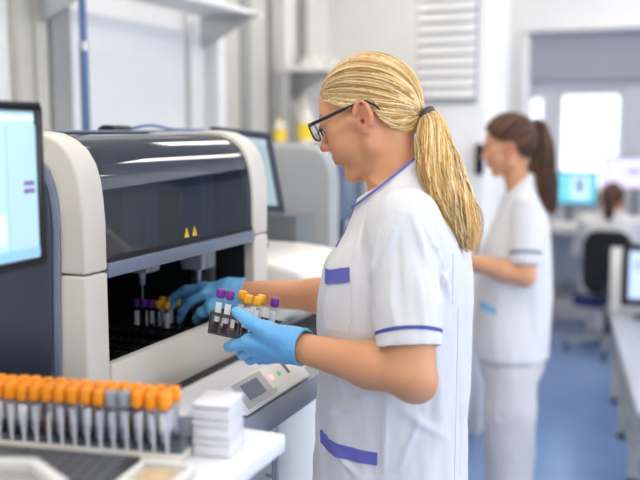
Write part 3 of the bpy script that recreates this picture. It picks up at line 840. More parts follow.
# tall white cabinet with louvres
lc = empty('louvred_cabinet', (-1.0, 4.2, 0), 'tall white cabinet with a louvred vent near its top', 'cabinet')
x0, x1 = -1.250, -.905
MB().box(x0, x1, 4.22, 4.75, 0, 2.30).build('body', WHITE, lc, .006)
MB().box(x0 + .004, x1 - .004, 4.205, 4.219, .1, 1.60).build('door', GLOSSW, lc, .004)
MB().box(x0 + .002, x1 - .045, 4.214, 4.219, 1.62, 2.28).build('vent_recess', mat('pale_grey_recess', (184, 186, 192), .6), lc)
for k in range(12):
    z = 1.675 + k * .051
    M_ = Matrix.Translation(((x0 + x1) / 2 - .021, 4.200, z)) @ Matrix.Rotation(R(-20), 4, 'X')
    MB().box(-.140, .140, -.003, .003, -.0225, .0225, M_).build('louvre', WHITE, lc, .0015)
T(MB().box(-.942, -.905, 4.165, 4.204, 1.29, 1.435).build('wall_unit', BLACK, None, .006), 'small black unit on the louvred cabinet in front of the brunette face', 'wall unit')
box_obj('door_handle', METAL, -.935, -.92, 4.16, 4.204, .9, 1.1, lc, .003)

# tall side cupboard / bench things behind the two standing people
b2 = empty('low_cupboard', (-1.15, 3.4, 0), 'white equipment cart between the two standing people', 'cart')
MB().box(-1.36, -.94, 3.93, 4.15, .12, 1.02).build('body', WHITE, b2, .006)
MB().box(-1.38, -.92, 3.92, 4.16, 1.021, 1.045).build('top', LGREY, b2, .004)
for x in (-1.33, -.97):
    for y in (3.96, 4.12):
        MB().lathe([(.02, 0), (.026, .01), (.026, .05), (.012, .06), (.012, .119)], (x, y, 0), 12).build('caster', DGREY, b2)
T(MB().box(-1.16, -1.02, 3.98, 4.10, 1.0455, 1.17).build('dispenser_box', mat('pale_blue_box', (170, 190, 214), .5), None, .006), 'pale blue box on the white equipment cart', 'box')

# ================================================================== rear office
dk = empty('rear_desk', (-.75, 6.9, 0), 'long pale desk below the window in the rear office', 'desk')
MB().box(-1.6, .6, 6.62, 7.75, .735, .765).build('desk_top', LGREY, dk, .004)
MB().box(-1.6, .6, 7.60, 7.63, .25, .734).build('modesty_panel', mat('pale_blue_panel', (206, 216, 232), .5), dk)
for x in (-1.55, -.92, .55):
    for y in (6.66, 7.65): MB().box(x - .025, x + .025, y, y + .05, 0, .734).build('leg', LGREY, dk, .003)
T(MB().box(-1.2, -.35, 7.2, 7.55, .001, .16).build('foot_cabinet', WPLAST, None, .006), 'low white box on the floor under the rear desk', 'box')
FM = face((-.865, 7.10, 1.055), R(0), 0)
monitor('monitor with a bright cyan picture on the rear desk', FM, .40, .235, (96, 190, 216), [(.35, .98, .1, .95, (124, 204, 226)), (.55, .85, .15, .9, (206, 232, 240)), (.64, .76, .35, .8, (70, 120, 150))], .7, (0, 0, .7655), DARKB, .012, .03)
FM2 = face((-.40, 7.40, 1.165), R(0), 0)
monitor('raised monitor with a pale lilac picture behind the seated person', FM2, .48, .235, (226, 220, 246), [(.35, .62, .4, .7, (196, 198, 226)), (.42, .55, .48, .6, (150, 160, 200))], .65, (0, 0, .7655), DARKB, .012, .03)
T(MB().box(-.96, -.72, 6.80, 7.0, .7658, .80).build('paper_stack', mat('paper_white', (238, 238, 236), .7), None, .003), 'stack of white paper on the rear desk below the cyan monitor', 'paper')
T(MB().box(-.70, -.66, 6.78, 6.82, .7658, .84).build('pen_cup', DGREY, None, .004), 'small dark cup at the end of the paper stack', 'cup')

# office chair
ch = empty('office_chair', (-.475, 6.17, 0), 'black office chair with a rounded back in the rear office', 'chair')
X, Y = -.475, 6.17
CHB = mat('black_chair_fabric', (26, 28, 36), .8, var=.1)
CHN = mat('navy_seat_fabric', (32, 50, 96), .8, var=.1)
def rrect(w, h, r, n=6):
    o = []
    for cx, cy, a0 in ((w - r, h - r, 0), (-w + r, h - r, 90), (-w + r, -h + r, 180), (w - r, -h + r, 270)):
        for i in range(n + 1):
            a = R(a0 + 90 * i / n); o.append((cx + r * math.cos(a), cy + r * math.sin(a)))
    return o
MC = Matrix.Translation((X, Y - .16, .64)) @ Matrix.Rotation(R(6), 4, 'X')
MB().prism(rrect(.155, .215, .10), 'y', -.03, .03, MC).build('backrest', CHB, ch, .015, 3)
MB().prism(rrect(.22, .21, .08), 'z', .33, .40, Matrix.Translation((X, Y + .06, 0))).build('seat', CHN, ch, .02, 3)
MB().tube([(X, Y - .12, .34), (X, Y - .20, .36), (X, Y - .205, .50)], .018, 8).build('back_bar', DGREY, ch)
MB().tube([(X, Y + .05, .09), (X, Y + .05, .33)], .024, 12).build('gas_column', DGREY, ch)
for k in range(5):
    a = R(72 * k + 200); e = (X + .27 * math.cos(a), Y + .05 + .27 * math.sin(a))
    lg = MB().tube([(X, Y + .05, .11), (e[0], e[1], .075)], [.022, .014], 8).build('base_leg', LGREY, ch)
    MB().tube([(e[0] - .012, e[1], .026), (e[0] + .012, e[1], .026)], .026, 12).tube([(e[0], e[1], .045), (e[0], e[1], .075)], .008, 8).build('caster', DGREY, lg)

# right-hand bench, running at a slight angle along the aisle
bA, bB = Vector((-.385, 5.10, 0)), Vector((-.125, 3.20, 0))
bx = (bB - bA).normalized(); bn = Vector((-bx.y, bx.x, 0))
if bn.x < 0: bn = -bn
BB = Matrix.Translation(bA) @ Matrix((bx, bn, fz)).transposed().to_4x4(); BL = (bB - bA).length
if Matrix((bx, bn, fz)).determinant() < 0: pass
rbn = empty('side_bench', bA, 'pale grey aisle bench on metal legs at the right edge', 'bench')
MB().box(-.05, BL, -.005, .60, .50, .525, BB).build('bench_top', mat('grey_blue_laminate', (186, 194, 212), .3), rbn, .004)
MB().box(-.05, BL, -.012, -.006, .498, .528, BB).build('edge_strip', METAL, rbn, .002)
for u in (.03, .62, 1.22, 1.85):
    l = MB().box(u, u + .04, .03, .07, .03, .499, BB).box(u + .002, u + .038, .069, .501, .12, .16, BB).box(u, u + .04, .50, .54, .03, .499, BB).build('leg', BEIGEM, rbn)
    MB().lathe([(.028, 0), (.030, .008), (.012, .014), (.010, .030)], BB @ Vector((u + .02, .05, 0)), 12).build('foot', DGREY, l)
MB().tube([BB @ Vector((u, -.018, z)) for u, z in ((.7, .40), (1.1, .40), (1.3, .37), (1.5, .34), (1.6, .36), (1.9, .36))], .008, 8).build('pipe', METAL, rbn)
fr_ = empty('shelf_rack', BB @ Vector((.05, .1, .5255)), 'white upright panelled rack at the far end of the aisle bench', 'rack')
MB().prism([(.0315, .5256), (.16, .5256), (.16, .56), (.05, .84), (.0315, .84)], 'y', .0, .045, BB).build('side_panel', WPLAST, fr_, .004)
MB().box(.0, .031, .0, .16, .5256, .86, BB).build('end_panel', WPLAST, fr_, .004)
BMn = BB @ Matrix.Translation((1.0, .20, .735)) @ Matrix.Rotation(R(75), 4, 'Z')
mc = Vector((-.150, 4.80, .760))
MQ = face(mc, R(4), R(4))
monitor('monitor with a pale blue screen on the aisle bench at the right edge', MQ, .24, .25, (190, 208, 240), [(.04, .96, .05, .95, (206, 222, 250)), (.1, .8, .6, .8, (180, 200, 238))], .35, (0, 0, .5256), BLACK, .035, .03)
T(MB().box(.95, 1.02, .12, .2, .5255, .545, BB).build('mouse_pad', DGREY, None, .003), 'small dark pad on the aisle bench near the pale blue screen', 'pad')

# ================================================================== people
SKIN = mat('fair_skin', (226, 172, 140), .45, var=.03, vscale=30, bump=.06, bscale=500, sss=.12, attr='tint')
CLOTH = mat('white_uniform_cotton', (220, 220, 223), .8, var=.015, vscale=12, bump=.10, bscale=900, sheen=.15)
TROUS = mat('white_trouser_cotton', (212, 208, 211), .8, var=.02, vscale=12, bump=.12, bscale=900)
VIOLET = mat('violet_trim', (104, 106, 188), .7, var=.05, bump=.1, bscale=900)
NAVY = mat('navy_violet_trim', (72, 80, 156), .7, var=.05)
SLATE = mat('slate_trim', (92, 112, 136), .7)
SKYB = mat('light_blue_trim', (134, 194, 226), .7)
STITCH = mat('stitching', (216, 216, 220), .8)
GLOVE = mat('blue_nitrile_glove', (112, 184, 234), .45, var=.04, vscale=40, bump=.12, bscale=160)
BLONDE = mat('blonde_hair', (200, 160, 100), .46, var=.08, vscale=120, attr='tint', spec=.6)
BROWN = mat('brown_hair', (90, 56, 36), .52, var=.12, vscale=120, attr='tint', spec=.5)
TIE = mat('hair_tie', (92, 84, 84), .7)
EYEW = mat('eye_white', (235, 232, 228), .15)
IRIS = mat('iris_blue_grey', (84, 104, 120), .15)
LENS = glassy('spectacle_lens', (238, 242, 248), .01, 1.5)
FRAME = mat('dark_spectacle_frame', (28, 34, 44), .3)
SHOE = mat('white_work_shoe', (225, 225, 225), .4)

def V3(p): return np.array(p, float)

class Head:
    """head frame: F forward, L left, U up, millimetres from the point between the ears"""
    def __init__(s, ear_mid, face_dir, tilt, scale=1.0):
        f = V3((face_dir[0], face_dir[1], 0)); f /= np.linalg.norm(f)
        l = np.array((-f[1], f[0], 0)); u = np.array((0, 0, 1.0))
        t = R(tilt); c, n = math.cos(t), math.sin(t)
        s.F = f * c - u * n; s.U = u * c + f * n; s.L = l; s.o = V3(ear_mid); s.s = scale / 1000
        s.A = np.array([s.F, s.L, s.U])
    def p(s, a, b, c): return s.o + s.s * (a * s.F + b * s.L + c * s.U)
    def inv(s, V): return (np.asarray(V) - s.o) @ s.A.T / s.s
    def ell(s, c, r, rot=None):
        A = s.A
        if rot is not None: A = np.array(Matrix.Rotation(R(rot[1]), 3, rot[0])) @ A
        return P_ell(s.p(*c), V3(r) * s.s, A)
    def cone(s, a, b, ra, rb, flat=None):
        if flat is not None: flat = (flat[0][0] * s.F + flat[0][1] * s.L + flat[0][2] * s.U, flat[1])
        return P_cone(s.p(*a), s.p(*b), ra * s.s, rb * s.s, flat)

SKULL_C, SKULL_R = (2, 0, 26), (90, 66, 88)
def head_field(fd, H):
    k = H.s
    fd.add(H.ell(SKULL_C, SKULL_R), 0)
    fd.add(H.ell((42, 0, -12), (50, 58, 74)), 18 * k)           # face mass
    fd.add(H.cone((70, -9, -82), (70, 9, -82), 15, 15), 16 * k)  # chin
    for sd in (-1, 1):
        fd.add(H.cone((4, sd * 50, -46), (64, sd * 16, -84), 15, 13), 16 * k)   # jaw line
        fd.add(H.cone((0, sd * 58, -8), (4, sd * 51, -46), 15, 15), 14 * k)
        fd.add(H.ell((54, sd * 38, -24), (32, 24, 34)), 16 * k)   # cheek
        fd.add(H.cone((62, sd * 50, 0), (22, sd * 66, 6), 12, 8), 14 * k)  # cheekbone
        fd.add(H.cone((90, sd * 10, 31), (74, sd * 44, 33), 8, 7), 12 * k)   # brow
        fd.cut(H.ell((100, sd * 31, 17), (17, 16, 11)), 9 * k)
        fd.add(H.ell((78, sd * 31, 16), (14.6, 15, 13.5)), 3 * k)    # lids over the eyeball
    for sd in (-1, 1): fd.add(H.ell((79.5, sd * 31, 22), (16.5, 16, 9)), 2 * k)
    fd.add(H.ell((56, 0, 50), (36, 52, 44)), 16 * k)              # forehead
    fd.add(H.cone((91, 0, 22), (110, 0, -13), 6.5, 8), 7 * k)     # nose ridge
    fd.add(H.ell((113, 0, -17), (9.5, 9, 8.5)), 5 * k)
    for sd in (-1, 1):
        fd.add(H.ell((101, sd * 11, -20), (11, 7.5, 7.5)), 4 * k)
        fd.cut(H.ell((107, sd * 6.5, -27), (5, 3.2, 4)), 2 * k)
    fd.add(H.ell((84, 0, -44), (16, 24, 22)), 12 * k)             # muzzle
    fd.add(H.ell((95.5, 0, -41), (7, 18, 5.5)), 4 * k)            # upper lip
    fd.add(H.ell((93.5, 0, -52), (7, 16, 5.5)), 4 * k)              # lower lip
    fd.cut(H.cone((100.5, -20, -46.5), (100.5, 20, -46.5), 1.4, 1.4), 2 * k)
    fd.cut(H.ell((98, 0, -65), (9, 16, 4.5)), 7 * k)
    for sd in (-1, 1):                                            # ears
        c = (-12, sd * 77, 10); A = ('Y', -10 if sd > 0 else -10)
        fd.add(H.ell((-7, sd * 69, 4), (16, 7, 26)), 4 * k)
        fd.add(H.ell((-3, sd * 69, -21), (9, 5.5, 12)), 4 * k)
        n = 12
        pts = [(-6 + 15.5 * math.cos(a), sd * (75.5 + 4.5 * max(0, -math.cos(a))), 4 + 25 * math.sin(a)) for a in np.linspace(R(20), R(235), n)]
        for a, b in zip(pts[:-1], pts[1:]): fd.add(H.cone(a, b, 4.6, 4.6), 1.5 * k)
        fd.cut(H.ell((-4, sd * 78, 2), (9.5, 10.5, 15)), 2 * k)
        fd.cut(H.ell((2, sd * 70, -4), (4, 14, 5.5)), 1.5 * k)
        fd.cut(H.ell((-9, sd * 79, 19), (5.5, 6, 8)), 3 * k)
        fd.add(H.cone((8, sd * 68, -9), (9, sd * 68, -1), 4.5, 4), 3 * k)
    return fd

def hand_field(fd, J, r=1.0, k=.006, cuff=None):
    """J: wrist, thumb [cmc, mcp, ip, tip], fingers {name: [mcp, pip, dip, tip]}"""
    w = V3(J['wrist'])
    for i, (n, rad) in enumerate((('index', .0098), ('middle', .0100), ('ring', .0094), ('pinky', .0082))):
        f = [V3(p) for p in J[n]]
        base = w + (f[0] - w) * .12
        fd.add(P_cone(base, f[0], .017 * r, .0125 * r), .014)
    for i, (n, rad) in enumerate((('index', .0092), ('middle', .0095), ('ring', .0090), ('pinky', .0078))):
        f = [V3(p) for p in J[n]]; rad *= r
        g = Field.__new__(Field)
        fd.add(P_cone(f[0], f[1], rad * 1.12, rad * 1.02), .0045)
        fd.add(P_cone(f[1], f[2], rad * 1.02, rad * .92), .003)
        fd.add(P_cone(f[2], f[3], rad * .92, rad * .78), .003)
    t = [V3(p) for p in J['thumb']]
    fd.add(P_cone(w + (t[0] - w) * .3, t[1], .017 * r, .0135 * r), .012)
    fd.add(P_cone(t[0], t[1], .0165 * r, .013 * r), .012)
    fd.add(P_cone(t[1], t[2], .0125 * r, .0112 * r), .006)
    fd.add(P_cone(t[2], t[3], .0112 * r, .0088 * r), .004)
    return fd

def skin_colors(V, H, base):
    q = H.inv(V); c = np.tile(V3(lin(base)[:3]), (len(V), 1))
    def blend(m, col, a):
        nonlocal c
        m = (np.clip(m, 0, 1) * a)[:, None]; c = c * (1 - m) + V3(lin(col)[:3]) * m
    F, L, U = q.T
    g = lambda x, s: np.exp(-(x / s) ** 2)
    front = F > 60
    blend(front * g(np.hypot(np.abs(L) - 42, U + 22), 24), (218, 130, 108), .4)
    blend((F > 84) * g(np.hypot(L / 19, (U + 47) / 10), 1.0) * 1.6, (190, 100, 92), .5)
    blend((np.abs(L) > 66) * (np.abs(F + 8) < 26) * (U < 45) * (U > -32) * 1.0, (220, 140, 116), .45)
    blend((F > 104) * g(U + 20, 10), (218, 140, 120), .35)
    blend((F > 60) * g(np.hypot((np.abs(L) - 31) / 15, (U - 16) / 5), 1), (170, 110, 92), .4)
    out = np.ones((len(V), 4)); out[:, :3] = c
    return out

HAIRLINE = ([-130, -60, -42, -27, -21, -12, 5, 23, 42, 66, 76, 90, 120], [-58, -52, -32, -8, 14, 29, 31, 34, 43, 57, 76, 84, 88])
def make_hair(H, root, name, m, cols, tie_mm, tail, tie_r, nstr=420, ntail=260, seed=3, off=9, tail_wave=.006, tail_name='ponytail', r0=1.5, hl_shift=0, lod=14, sag=0, up=0):
    rg = np.random.default_rng(seed)
    hc = V3(SKULL_C) + V3((0, 0, up)); hr = V3(SKULL_R) + off
    def hl(F): return np.interp(F, *HAIRLINE) + hl_shift
    # cap under the strands
    lo = H.o - .16; hi = H.o + .19
    fd = Field(lo, hi, .003)
    fd.add(P_ell(H.p(*hc), (hr - 2.6) * H.s, H.A), 0)
    A, o, s = H.A, H.o, H.s
    def below(X, Y, Z):
        x, y, z = X - o[0], Y - o[1], Z - o[2]
        f = (A[0, 0] * x + A[0, 1] * y + A[0, 2] * z) / s; u = (A[2, 0] * x + A[2, 1] * y + A[2, 2] * z) / s
        return ((hl(f) + 2) - u) * s * .7
    fd.keep(below, .004)
    fd.cut(P_ell(H.p(*SKULL_C), (V3(SKULL_R) - 5) * H.s, H.A), .002)
    Vc, Fc = fd.mesh(); Vc = relax(Vc, Fc, 2)
    base = V3(lin(cols[2])[:3]) * .9
    cc = np.ones((len(Vc), 4)); cc[:, :3] = base
    hair = np_obj(name, Vc, Fc, m, root, True, cc)
    # strands
    mb_v, mb_f, mb_c = [], [], []
    tie = V3(tie_mm)
    vt = (tie - hc) / hr; lt = np.linalg.norm(vt); vt /= lt
    def strand(pts, rad, col, flat=2.2, n=5, nrm=None):
        k = len(mb_v); m_ = len(pts)
        for i in range(m_):
            d = pts[min(i + 1, m_ - 1)] - pts[max(i - 1, 0)]; d /= np.linalg.norm(d) + 1e-9
            u = nrm[i] - d * (nrm[i] @ d); u /= np.linalg.norm(u) + 1e-9; w = np.cross(d, u)
            for j in range(n):
                t = 2 * math.pi * j / n
                mb_v.append(pts[i] + u * math.cos(t) * rad[i] + w * math.sin(t) * rad[i] * flat); mb_c.append(col[i] if len(np.shape(col)) > 1 else col)
        for i in range(m_ - 1):
            for j in range(n):
                a = k + i * n + j; b = k + i * n + (j + 1) % n
                mb_f.append((a, b, b + n, a + n))
    C = [V3(lin(c)[:3]) for c in cols]
    def pick():
        t = rg.random() ** 1.1 * (len(C) - 1); i = min(int(t), len(C) - 2)
        return C[i] * (1 - (t - i)) + C[i + 1] * (t - i)
    made = 0
    while made < nstr:
        if made < nstr * .62:      # along the hairline
            F = rg.uniform(-98, 92); sd = 1 if rg.random() < .5 else -1
            U = hl(F) + rg.uniform(0, 9)
            x = (F - hc[0]) / hr[0]; z = (U - hc[2]) / hr[2]
            y2 = 1 - x * x - z * z
            if y2 < 0:
                if F > 60:
                    y2 = 0; nn = math.hypot(x, z); x /= nn; z /= nn
                    a = math.atan2(rg.uniform(-.85, .85), 1); 
                    x, y, z = x * math.cos(a), math.sin(a), z * math.cos(a)
                    v0 = np.array((x, y, z))
                else: continue
            else: v0 = np.array((x, sd * math.sqrt(y2), z))
        else:
            v0 = rg.normal(size=3); v0 /= np.linalg.norm(v0)
            q = hc + v0 * hr
            if q[2] < hl(q[0]) + 4: continue
        made += 1
        ang = math.acos(np.clip(v0 @ vt, -1, 1))
        if ang < .12: continue
        pts, nr = [], []
        lift = rg.uniform(-.2, 2.2); ph = rg.uniform(0, 6.28); wv = rg.uniform(.2, 1.2); dev = rg.normal() * .05
        ax_ = np.cross(v0, vt); ax_ /= np.linalg.norm(ax_) + 1e-9
        nz = noise.noise(Vector((v0[0] * 3.5 + seed, v0[1] * 3.5, v0[2] * 3.5)))
        for i in range(lod):
            t = i / (lod - 1)
            v = (math.sin((1 - t) * ang) * v0 + math.sin(t * ang) * vt) / math.sin(ang)
            v = v + ax_ * dev * math.sin(math.pi * t); 
            v[2] -= sag * math.sin(math.pi * t) * (.3 if v0[2] > .5 else 1) * (1 if v0[2] < .8 else .3)
            v /= np.linalg.norm(v)
            q = hc + v * (hr + lift * math.sin(math.pi * min(1, t + .12)) + .6 * wv * math.sin(5 * t + ph))
            if t > .78: w = ((t - .78) / .22) ** 1.5; q = q * (1 - w) + (tie + V3((0, v0[1] * 8, v0[2] * 7))) * w
            if abs(q[1]) > 40: q[2] = max(q[2], np.interp(q[0], [-42, -29, -20, 9, 18, 32], [-70, -4, 31, 31, 22, -70]))
            pts.append(H.p(*q)); n_ = v / hr; n_ = n_[0] * H.F + n_[1] * H.L + n_[2] * H.U; nr.append(n_ / np.linalg.norm(n_))
        c = pick() * (1 + .38 * nz); t_ = np.linspace(0, 1, lod)[:, None]
        col = c * (1.0 - .18 * t_ + .10 * np.sin(6 * t_ + ph) )
        rad = r0 * H.s * rg.uniform(.7, 1.25) * np.sin(np.pi * np.clip(np.linspace(.06, .95, lod), 0, 1)) ** .45
        strand(pts, rad, col, 2.4, 5, nr)
    cl = np.ones((len(mb_v), 4)); cl[:, :3] = np.array(mb_c)
    np_obj('hair_strands', mb_v, mb_f, m, hair, True, cl)
    # tail: (point, half width across the view, half depth)
    mb_v, mb_f, mb_c = [], [], []
    TP = np.array([V3(p) for p, *_ in tail]); TW = np.array([w for _, w, d in tail]); TD = np.array([d for _, w, d in tail])
    s_ = np.concatenate([[0], np.cumsum(np.linalg.norm(np.diff(TP, axis=0), axis=1))]); s_ /= s_[-1]
    dn = np.linspace(0, 1, 240); ker = np.hanning(55); ker /= ker.sum()
    DP = np.stack([np.convolve(np.pad(np.interp(dn, s_, TP[:, i]), 27, mode='reflect', reflect_type='odd'), ker, 'valid') for i in range(3)], 1)
    def cr(x): return np.array([np.interp(x, dn, DP[:, i]) for i in range(3)])
    across = np.array(fx); deep = np.array(fy)
    M_ = 22
    for n in range(ntail):
        a = rg.uniform(0, 2 * math.pi); rr = math.sqrt(rg.random()); u, w = rr * math.cos(a), rr * math.sin(a)
        end = rg.uniform(.80, 1.0) if rg.random() < .6 else rg.uniform(.92, 1.0)
        ph = rg.uniform(0, 6.28); fq = rg.uniform(1.6, 2.4); am = rg.uniform(.4, 1.2) * tail_wave
        drift = rg.normal() * .12
        pts, nr = [], []
        for i in range(M_):
            t = end * i / (M_ - 1)
            c = cr(t); hw = np.interp(t, s_, TW); hd = np.interp(t, s_, TD)
            d = cr(min(1, t + .02)) - cr(max(0, t - .02)); d /= np.linalg.norm(d)
            sx = across - d * (across @ d); sx /= np.linalg.norm(sx)
            sy = np.cross(d, sx)
            sy = sy if sy @ deep > 0 else -sy
            env = min(1, t * 2.2)
            q = c + sx * ((u + drift * t) * hw + am * env * math.sin(2 * math.pi * fq * t + ph + 1.5 * u)) + sy * (w * hd + am * .6 * env * math.cos(2 * math.pi * fq * t + ph))
            pts.append(q); nr.append(-sy if w < 0 else sy)
        c = pick() * (1 + .4 * noise.noise(Vector((u * 2.2, w * 2.2, seed)))); t_ = np.linspace(0, 1, M_)[:, None]
        col = c * (1.0 + .12 * np.sin(5 * t_ + ph))
        rad = 2.0 * r0 / 1.5 * H.s * rg.uniform(.6, 1.2) * np.clip(np.minimum(np.linspace(.35, 3, M_), np.linspace(2.6, .12, M_)), 0, 1)
        strand(pts, rad, col, 1.9, 5, nr)
    cl = np.ones((len(mb_v), 4)); cl[:, :3] = np.array(mb_c)
    np_obj(tail_name, mb_v, mb_f, m, root, True, cl)
    # hair tie
    d = cr(.05) - cr(0); d /= np.linalg.norm(d); c0 = cr(0.015)
    e1 = np.cross(d, (0, 0, 1.0)); e1 /= np.linalg.norm(e1); e2 = np.cross(d, e1)
    tb_ = MB()
    for k in (-.4, .45):
        ring = [Vector(c0 + d * .006 * k + (e1 * math.cos(a) + e2 * math.sin(a)) * tie_r) for a in np.linspace(0, 2 * math.pi, 25)]
        tb_.tube(ring, tie_r * .40, 8, caps=False)
    tb_.build('hair_tie', TIE, root)
    return hair

def cloth_wrinkle(V, F, folds, amp=.0022, seed=0.0, freq=(9, 9, 4), mask=None):
    N = vnormals(V, F); D = np.zeros(len(V))
    for i, p in enumerate(V):
        q = Vector((p[0] * freq[0] + seed, p[1] * freq[1], p[2] * freq[2]))
        D[i] = amp * noise.noise(q) + amp * .5 * noise.noise(q * 2.3)
    for a, b, wd, am in folds:
        a, b = V3(a), V3(b); ba = b - a; L2 = ba @ ba
        t = np.clip(((V - a) @ ba) / L2, 0, 1); q = V - a - t[:, None] * ba
        dist = np.linalg.norm(q, axis=1)
        D += am * np.exp(-(dist / wd) ** 2) * (np.sin(np.pi * np.clip(t, .08, .92)) ** .6)
    if mask is not None: D *= mask
    return V + N * D[:, None]

def bvh_of(V, F): return BVHTree.FromPolygons([Vector(p) for p in V], [tuple(f) for f in F])

def on_surf(bvh, p, d):
    p, d = Vector(p), Vector(d).normalized()
    h = bvh.ray_cast(p - d * .25, d, .6)
    return (h[0], h[1]) if h[0] is not None else (None, None)

def strip(bvh, name, m, parent, pts, width, proj, n=30, lift=.0012, th=.0016, wdir=(0, 0, 1)):
    """band of cloth lying on a surface: centre line pts, cast along proj"""
    P = [Vector(p) for p in pts]
    cum = [0]
    for a, b in zip(P[:-1], P[1:]): cum.append(cum[-1] + (b - a).length)
    rows = []
    for i in range(n):
        s_ = cum[-1] * i / (n - 1)
        j = max(k for k in range(len(cum)) if cum[k] <= s_ + 1e-9); j = min(j, len(P) - 2)
        t = (s_ - cum[j]) / max(1e-9, cum[j + 1] - cum[j])
        c = P[j].lerp(P[j + 1], t); row = []
        w = Vector(wdir)
        for k in range(4):
            q, nr = on_surf(bvh, c + w * width * (k / 3 - .5), proj)
            row.append((q, nr))
        rows.append(row)
    rows = [r for r in rows if all(q is not None for q, _ in r)]
    if len(rows) > 2:
        st = 2.2 * cum[-1] / (n - 1) + .002; k0 = len(rows) // 2; keep_ = [rows[k0]]
        for k in range(k0 + 1, len(rows)):
            if any((a[0] - b[0]).length > st * 1.6 for a, b in zip(rows[k], keep_[-1])): break
            keep_.append(rows[k])
        for k in range(k0 - 1, -1, -1):
            if any((a[0] - b[0]).length > st * 1.6 for a, b in zip(rows[k], keep_[0])): break
            keep_.insert(0, rows[k])
        rows = keep_
    if len(rows) < 2: return None
    vs, fs = [], []
    for r in rows:
        for q, nr in r:
            if nr.dot(Vector(proj)) > 0: nr = -nr
            vs.append(q + nr * (lift + th)); 
    nn = len(vs)
    for r in rows:
        for q, nr in r:
            if nr.dot(Vector(proj)) > 0: nr = -nr
            vs.append(q + nr * (lift * .2 - .001))
    R_ = len(rows)
    for i in range(R_ - 1):
        for k in range(3):
            a = i * 4 + k; fs.append((a, a + 1, a + 5, a + 4)); fs.append((nn + a, nn + a + 4, nn + a + 5, nn + a + 1))
        fs.append((i * 4, i * 4 + 4, nn + i * 4 + 4, nn + i * 4)); fs.append((i * 4 + 3, nn + i * 4 + 3, nn + i * 4 + 7, i * 4 + 7))
    fs.append((0, nn, nn + 1, 1)); fs.append((1, nn + 1, nn + 2, 2)); fs.append((2, nn + 2, nn + 3, 3))
    e = (R_ - 1) * 4
    for k in range(3): fs.append((e + k, e + k + 1, nn + e + k + 1, nn + e + k))
    return MB().add(vs, fs).build(name, m, parent, angle=50)

def ring_band(bvh, name, m, parent, c, axis, ref, h0, h1, rmax=.062, n=56, lift=.0008, th=.001, wob=None):
    """band running round a sleeve: rays cast inward towards the sleeve axis"""
    c = Vector(c); d = Vector(axis).normalized(); x = Vector(ref); x = (x - d * x.dot(d)).normalized(); y = d.cross(x)
    vs = []
    hs = [h0, h0 + (h1 - h0) / 3, h0 + 2 * (h1 - h0) / 3, h1]
    last = None
    for j in range(n):
        a = 2 * math.pi * j / n; o = x * math.cos(a) + y * math.sin(a)
        for h in hs:
            hh = h + (wob(a) if wob else 0)
            b = c + d * hh
            hit = bvh.ray_cast(b + o * rmax, -o, rmax)
            r = (hit[0] - b).length if hit[0] is not None else (last or rmax * .6)
            last = r
            vs.append(b + o * (r + lift + th)); vs.append(b + o * (r - .001))
    fs = []; S = 8
    for j in range(n):
        p, q = j * S, ((j + 1) % n) * S
        for k in range(3):
            fs.append((p + 2 * k, q + 2 * k, q + 2 * k + 2, p + 2 * k + 2))
        fs.append((p, p + 1, q + 1, q)); fs.append((p + 6, q + 6, q + 7, p + 7))
        for k in range(3): fs.append((p + 2 * k + 1, p + 2 * k + 3, q + 2 * k + 3, q + 2 * k + 1))
    return MB().add(vs, fs).build(name, m, parent, angle=50)

def hem_cut(c, n):
    """keeps the side of the plane that n points away from"""
    c, n = V3(c), V3(n) / np.linalg.norm(n)
    return lambda X, Y, Z: (X - c[0]) * n[0] + (Y - c[1]) * n[1] + (Z - c[2]) * n[2]

def sleeve_field(S, E, r0, r1, cuff, cn, h, arm_r, yoke=None):
    """one sleeve as its own field: from shoulder S towards elbow E, cut at the cuff plane and hollowed there"""
    S, E = V3(S), V3(E)
    lo = np.minimum(S, E) - .11; hi = np.maximum(S, E) + .11
    fd = Field(lo, hi, h)
    fd.add(P_cone(S, E, r0, r1), 0)
    fd.keep(hem_cut(cuff, cn), .002)
    d = (E - S) / np.linalg.norm(E - S)
    c = V3(cuff)
    fd.cut(P_cone(c - d * .035, c + d * .05, arm_r, arm_r + .004), .002)
    return fd

def face_pt(bb, H, l, u):
    """point on the face at sideways l and height u, found from in front"""
    c = Vector(H.p(45, l * .55, u)); o = Vector(H.p(140, l * 1.6, u))
    h_ = bb.ray_cast(o, (c - o).normalized(), .3)
    return h_[0] if h_[0] is not None else c

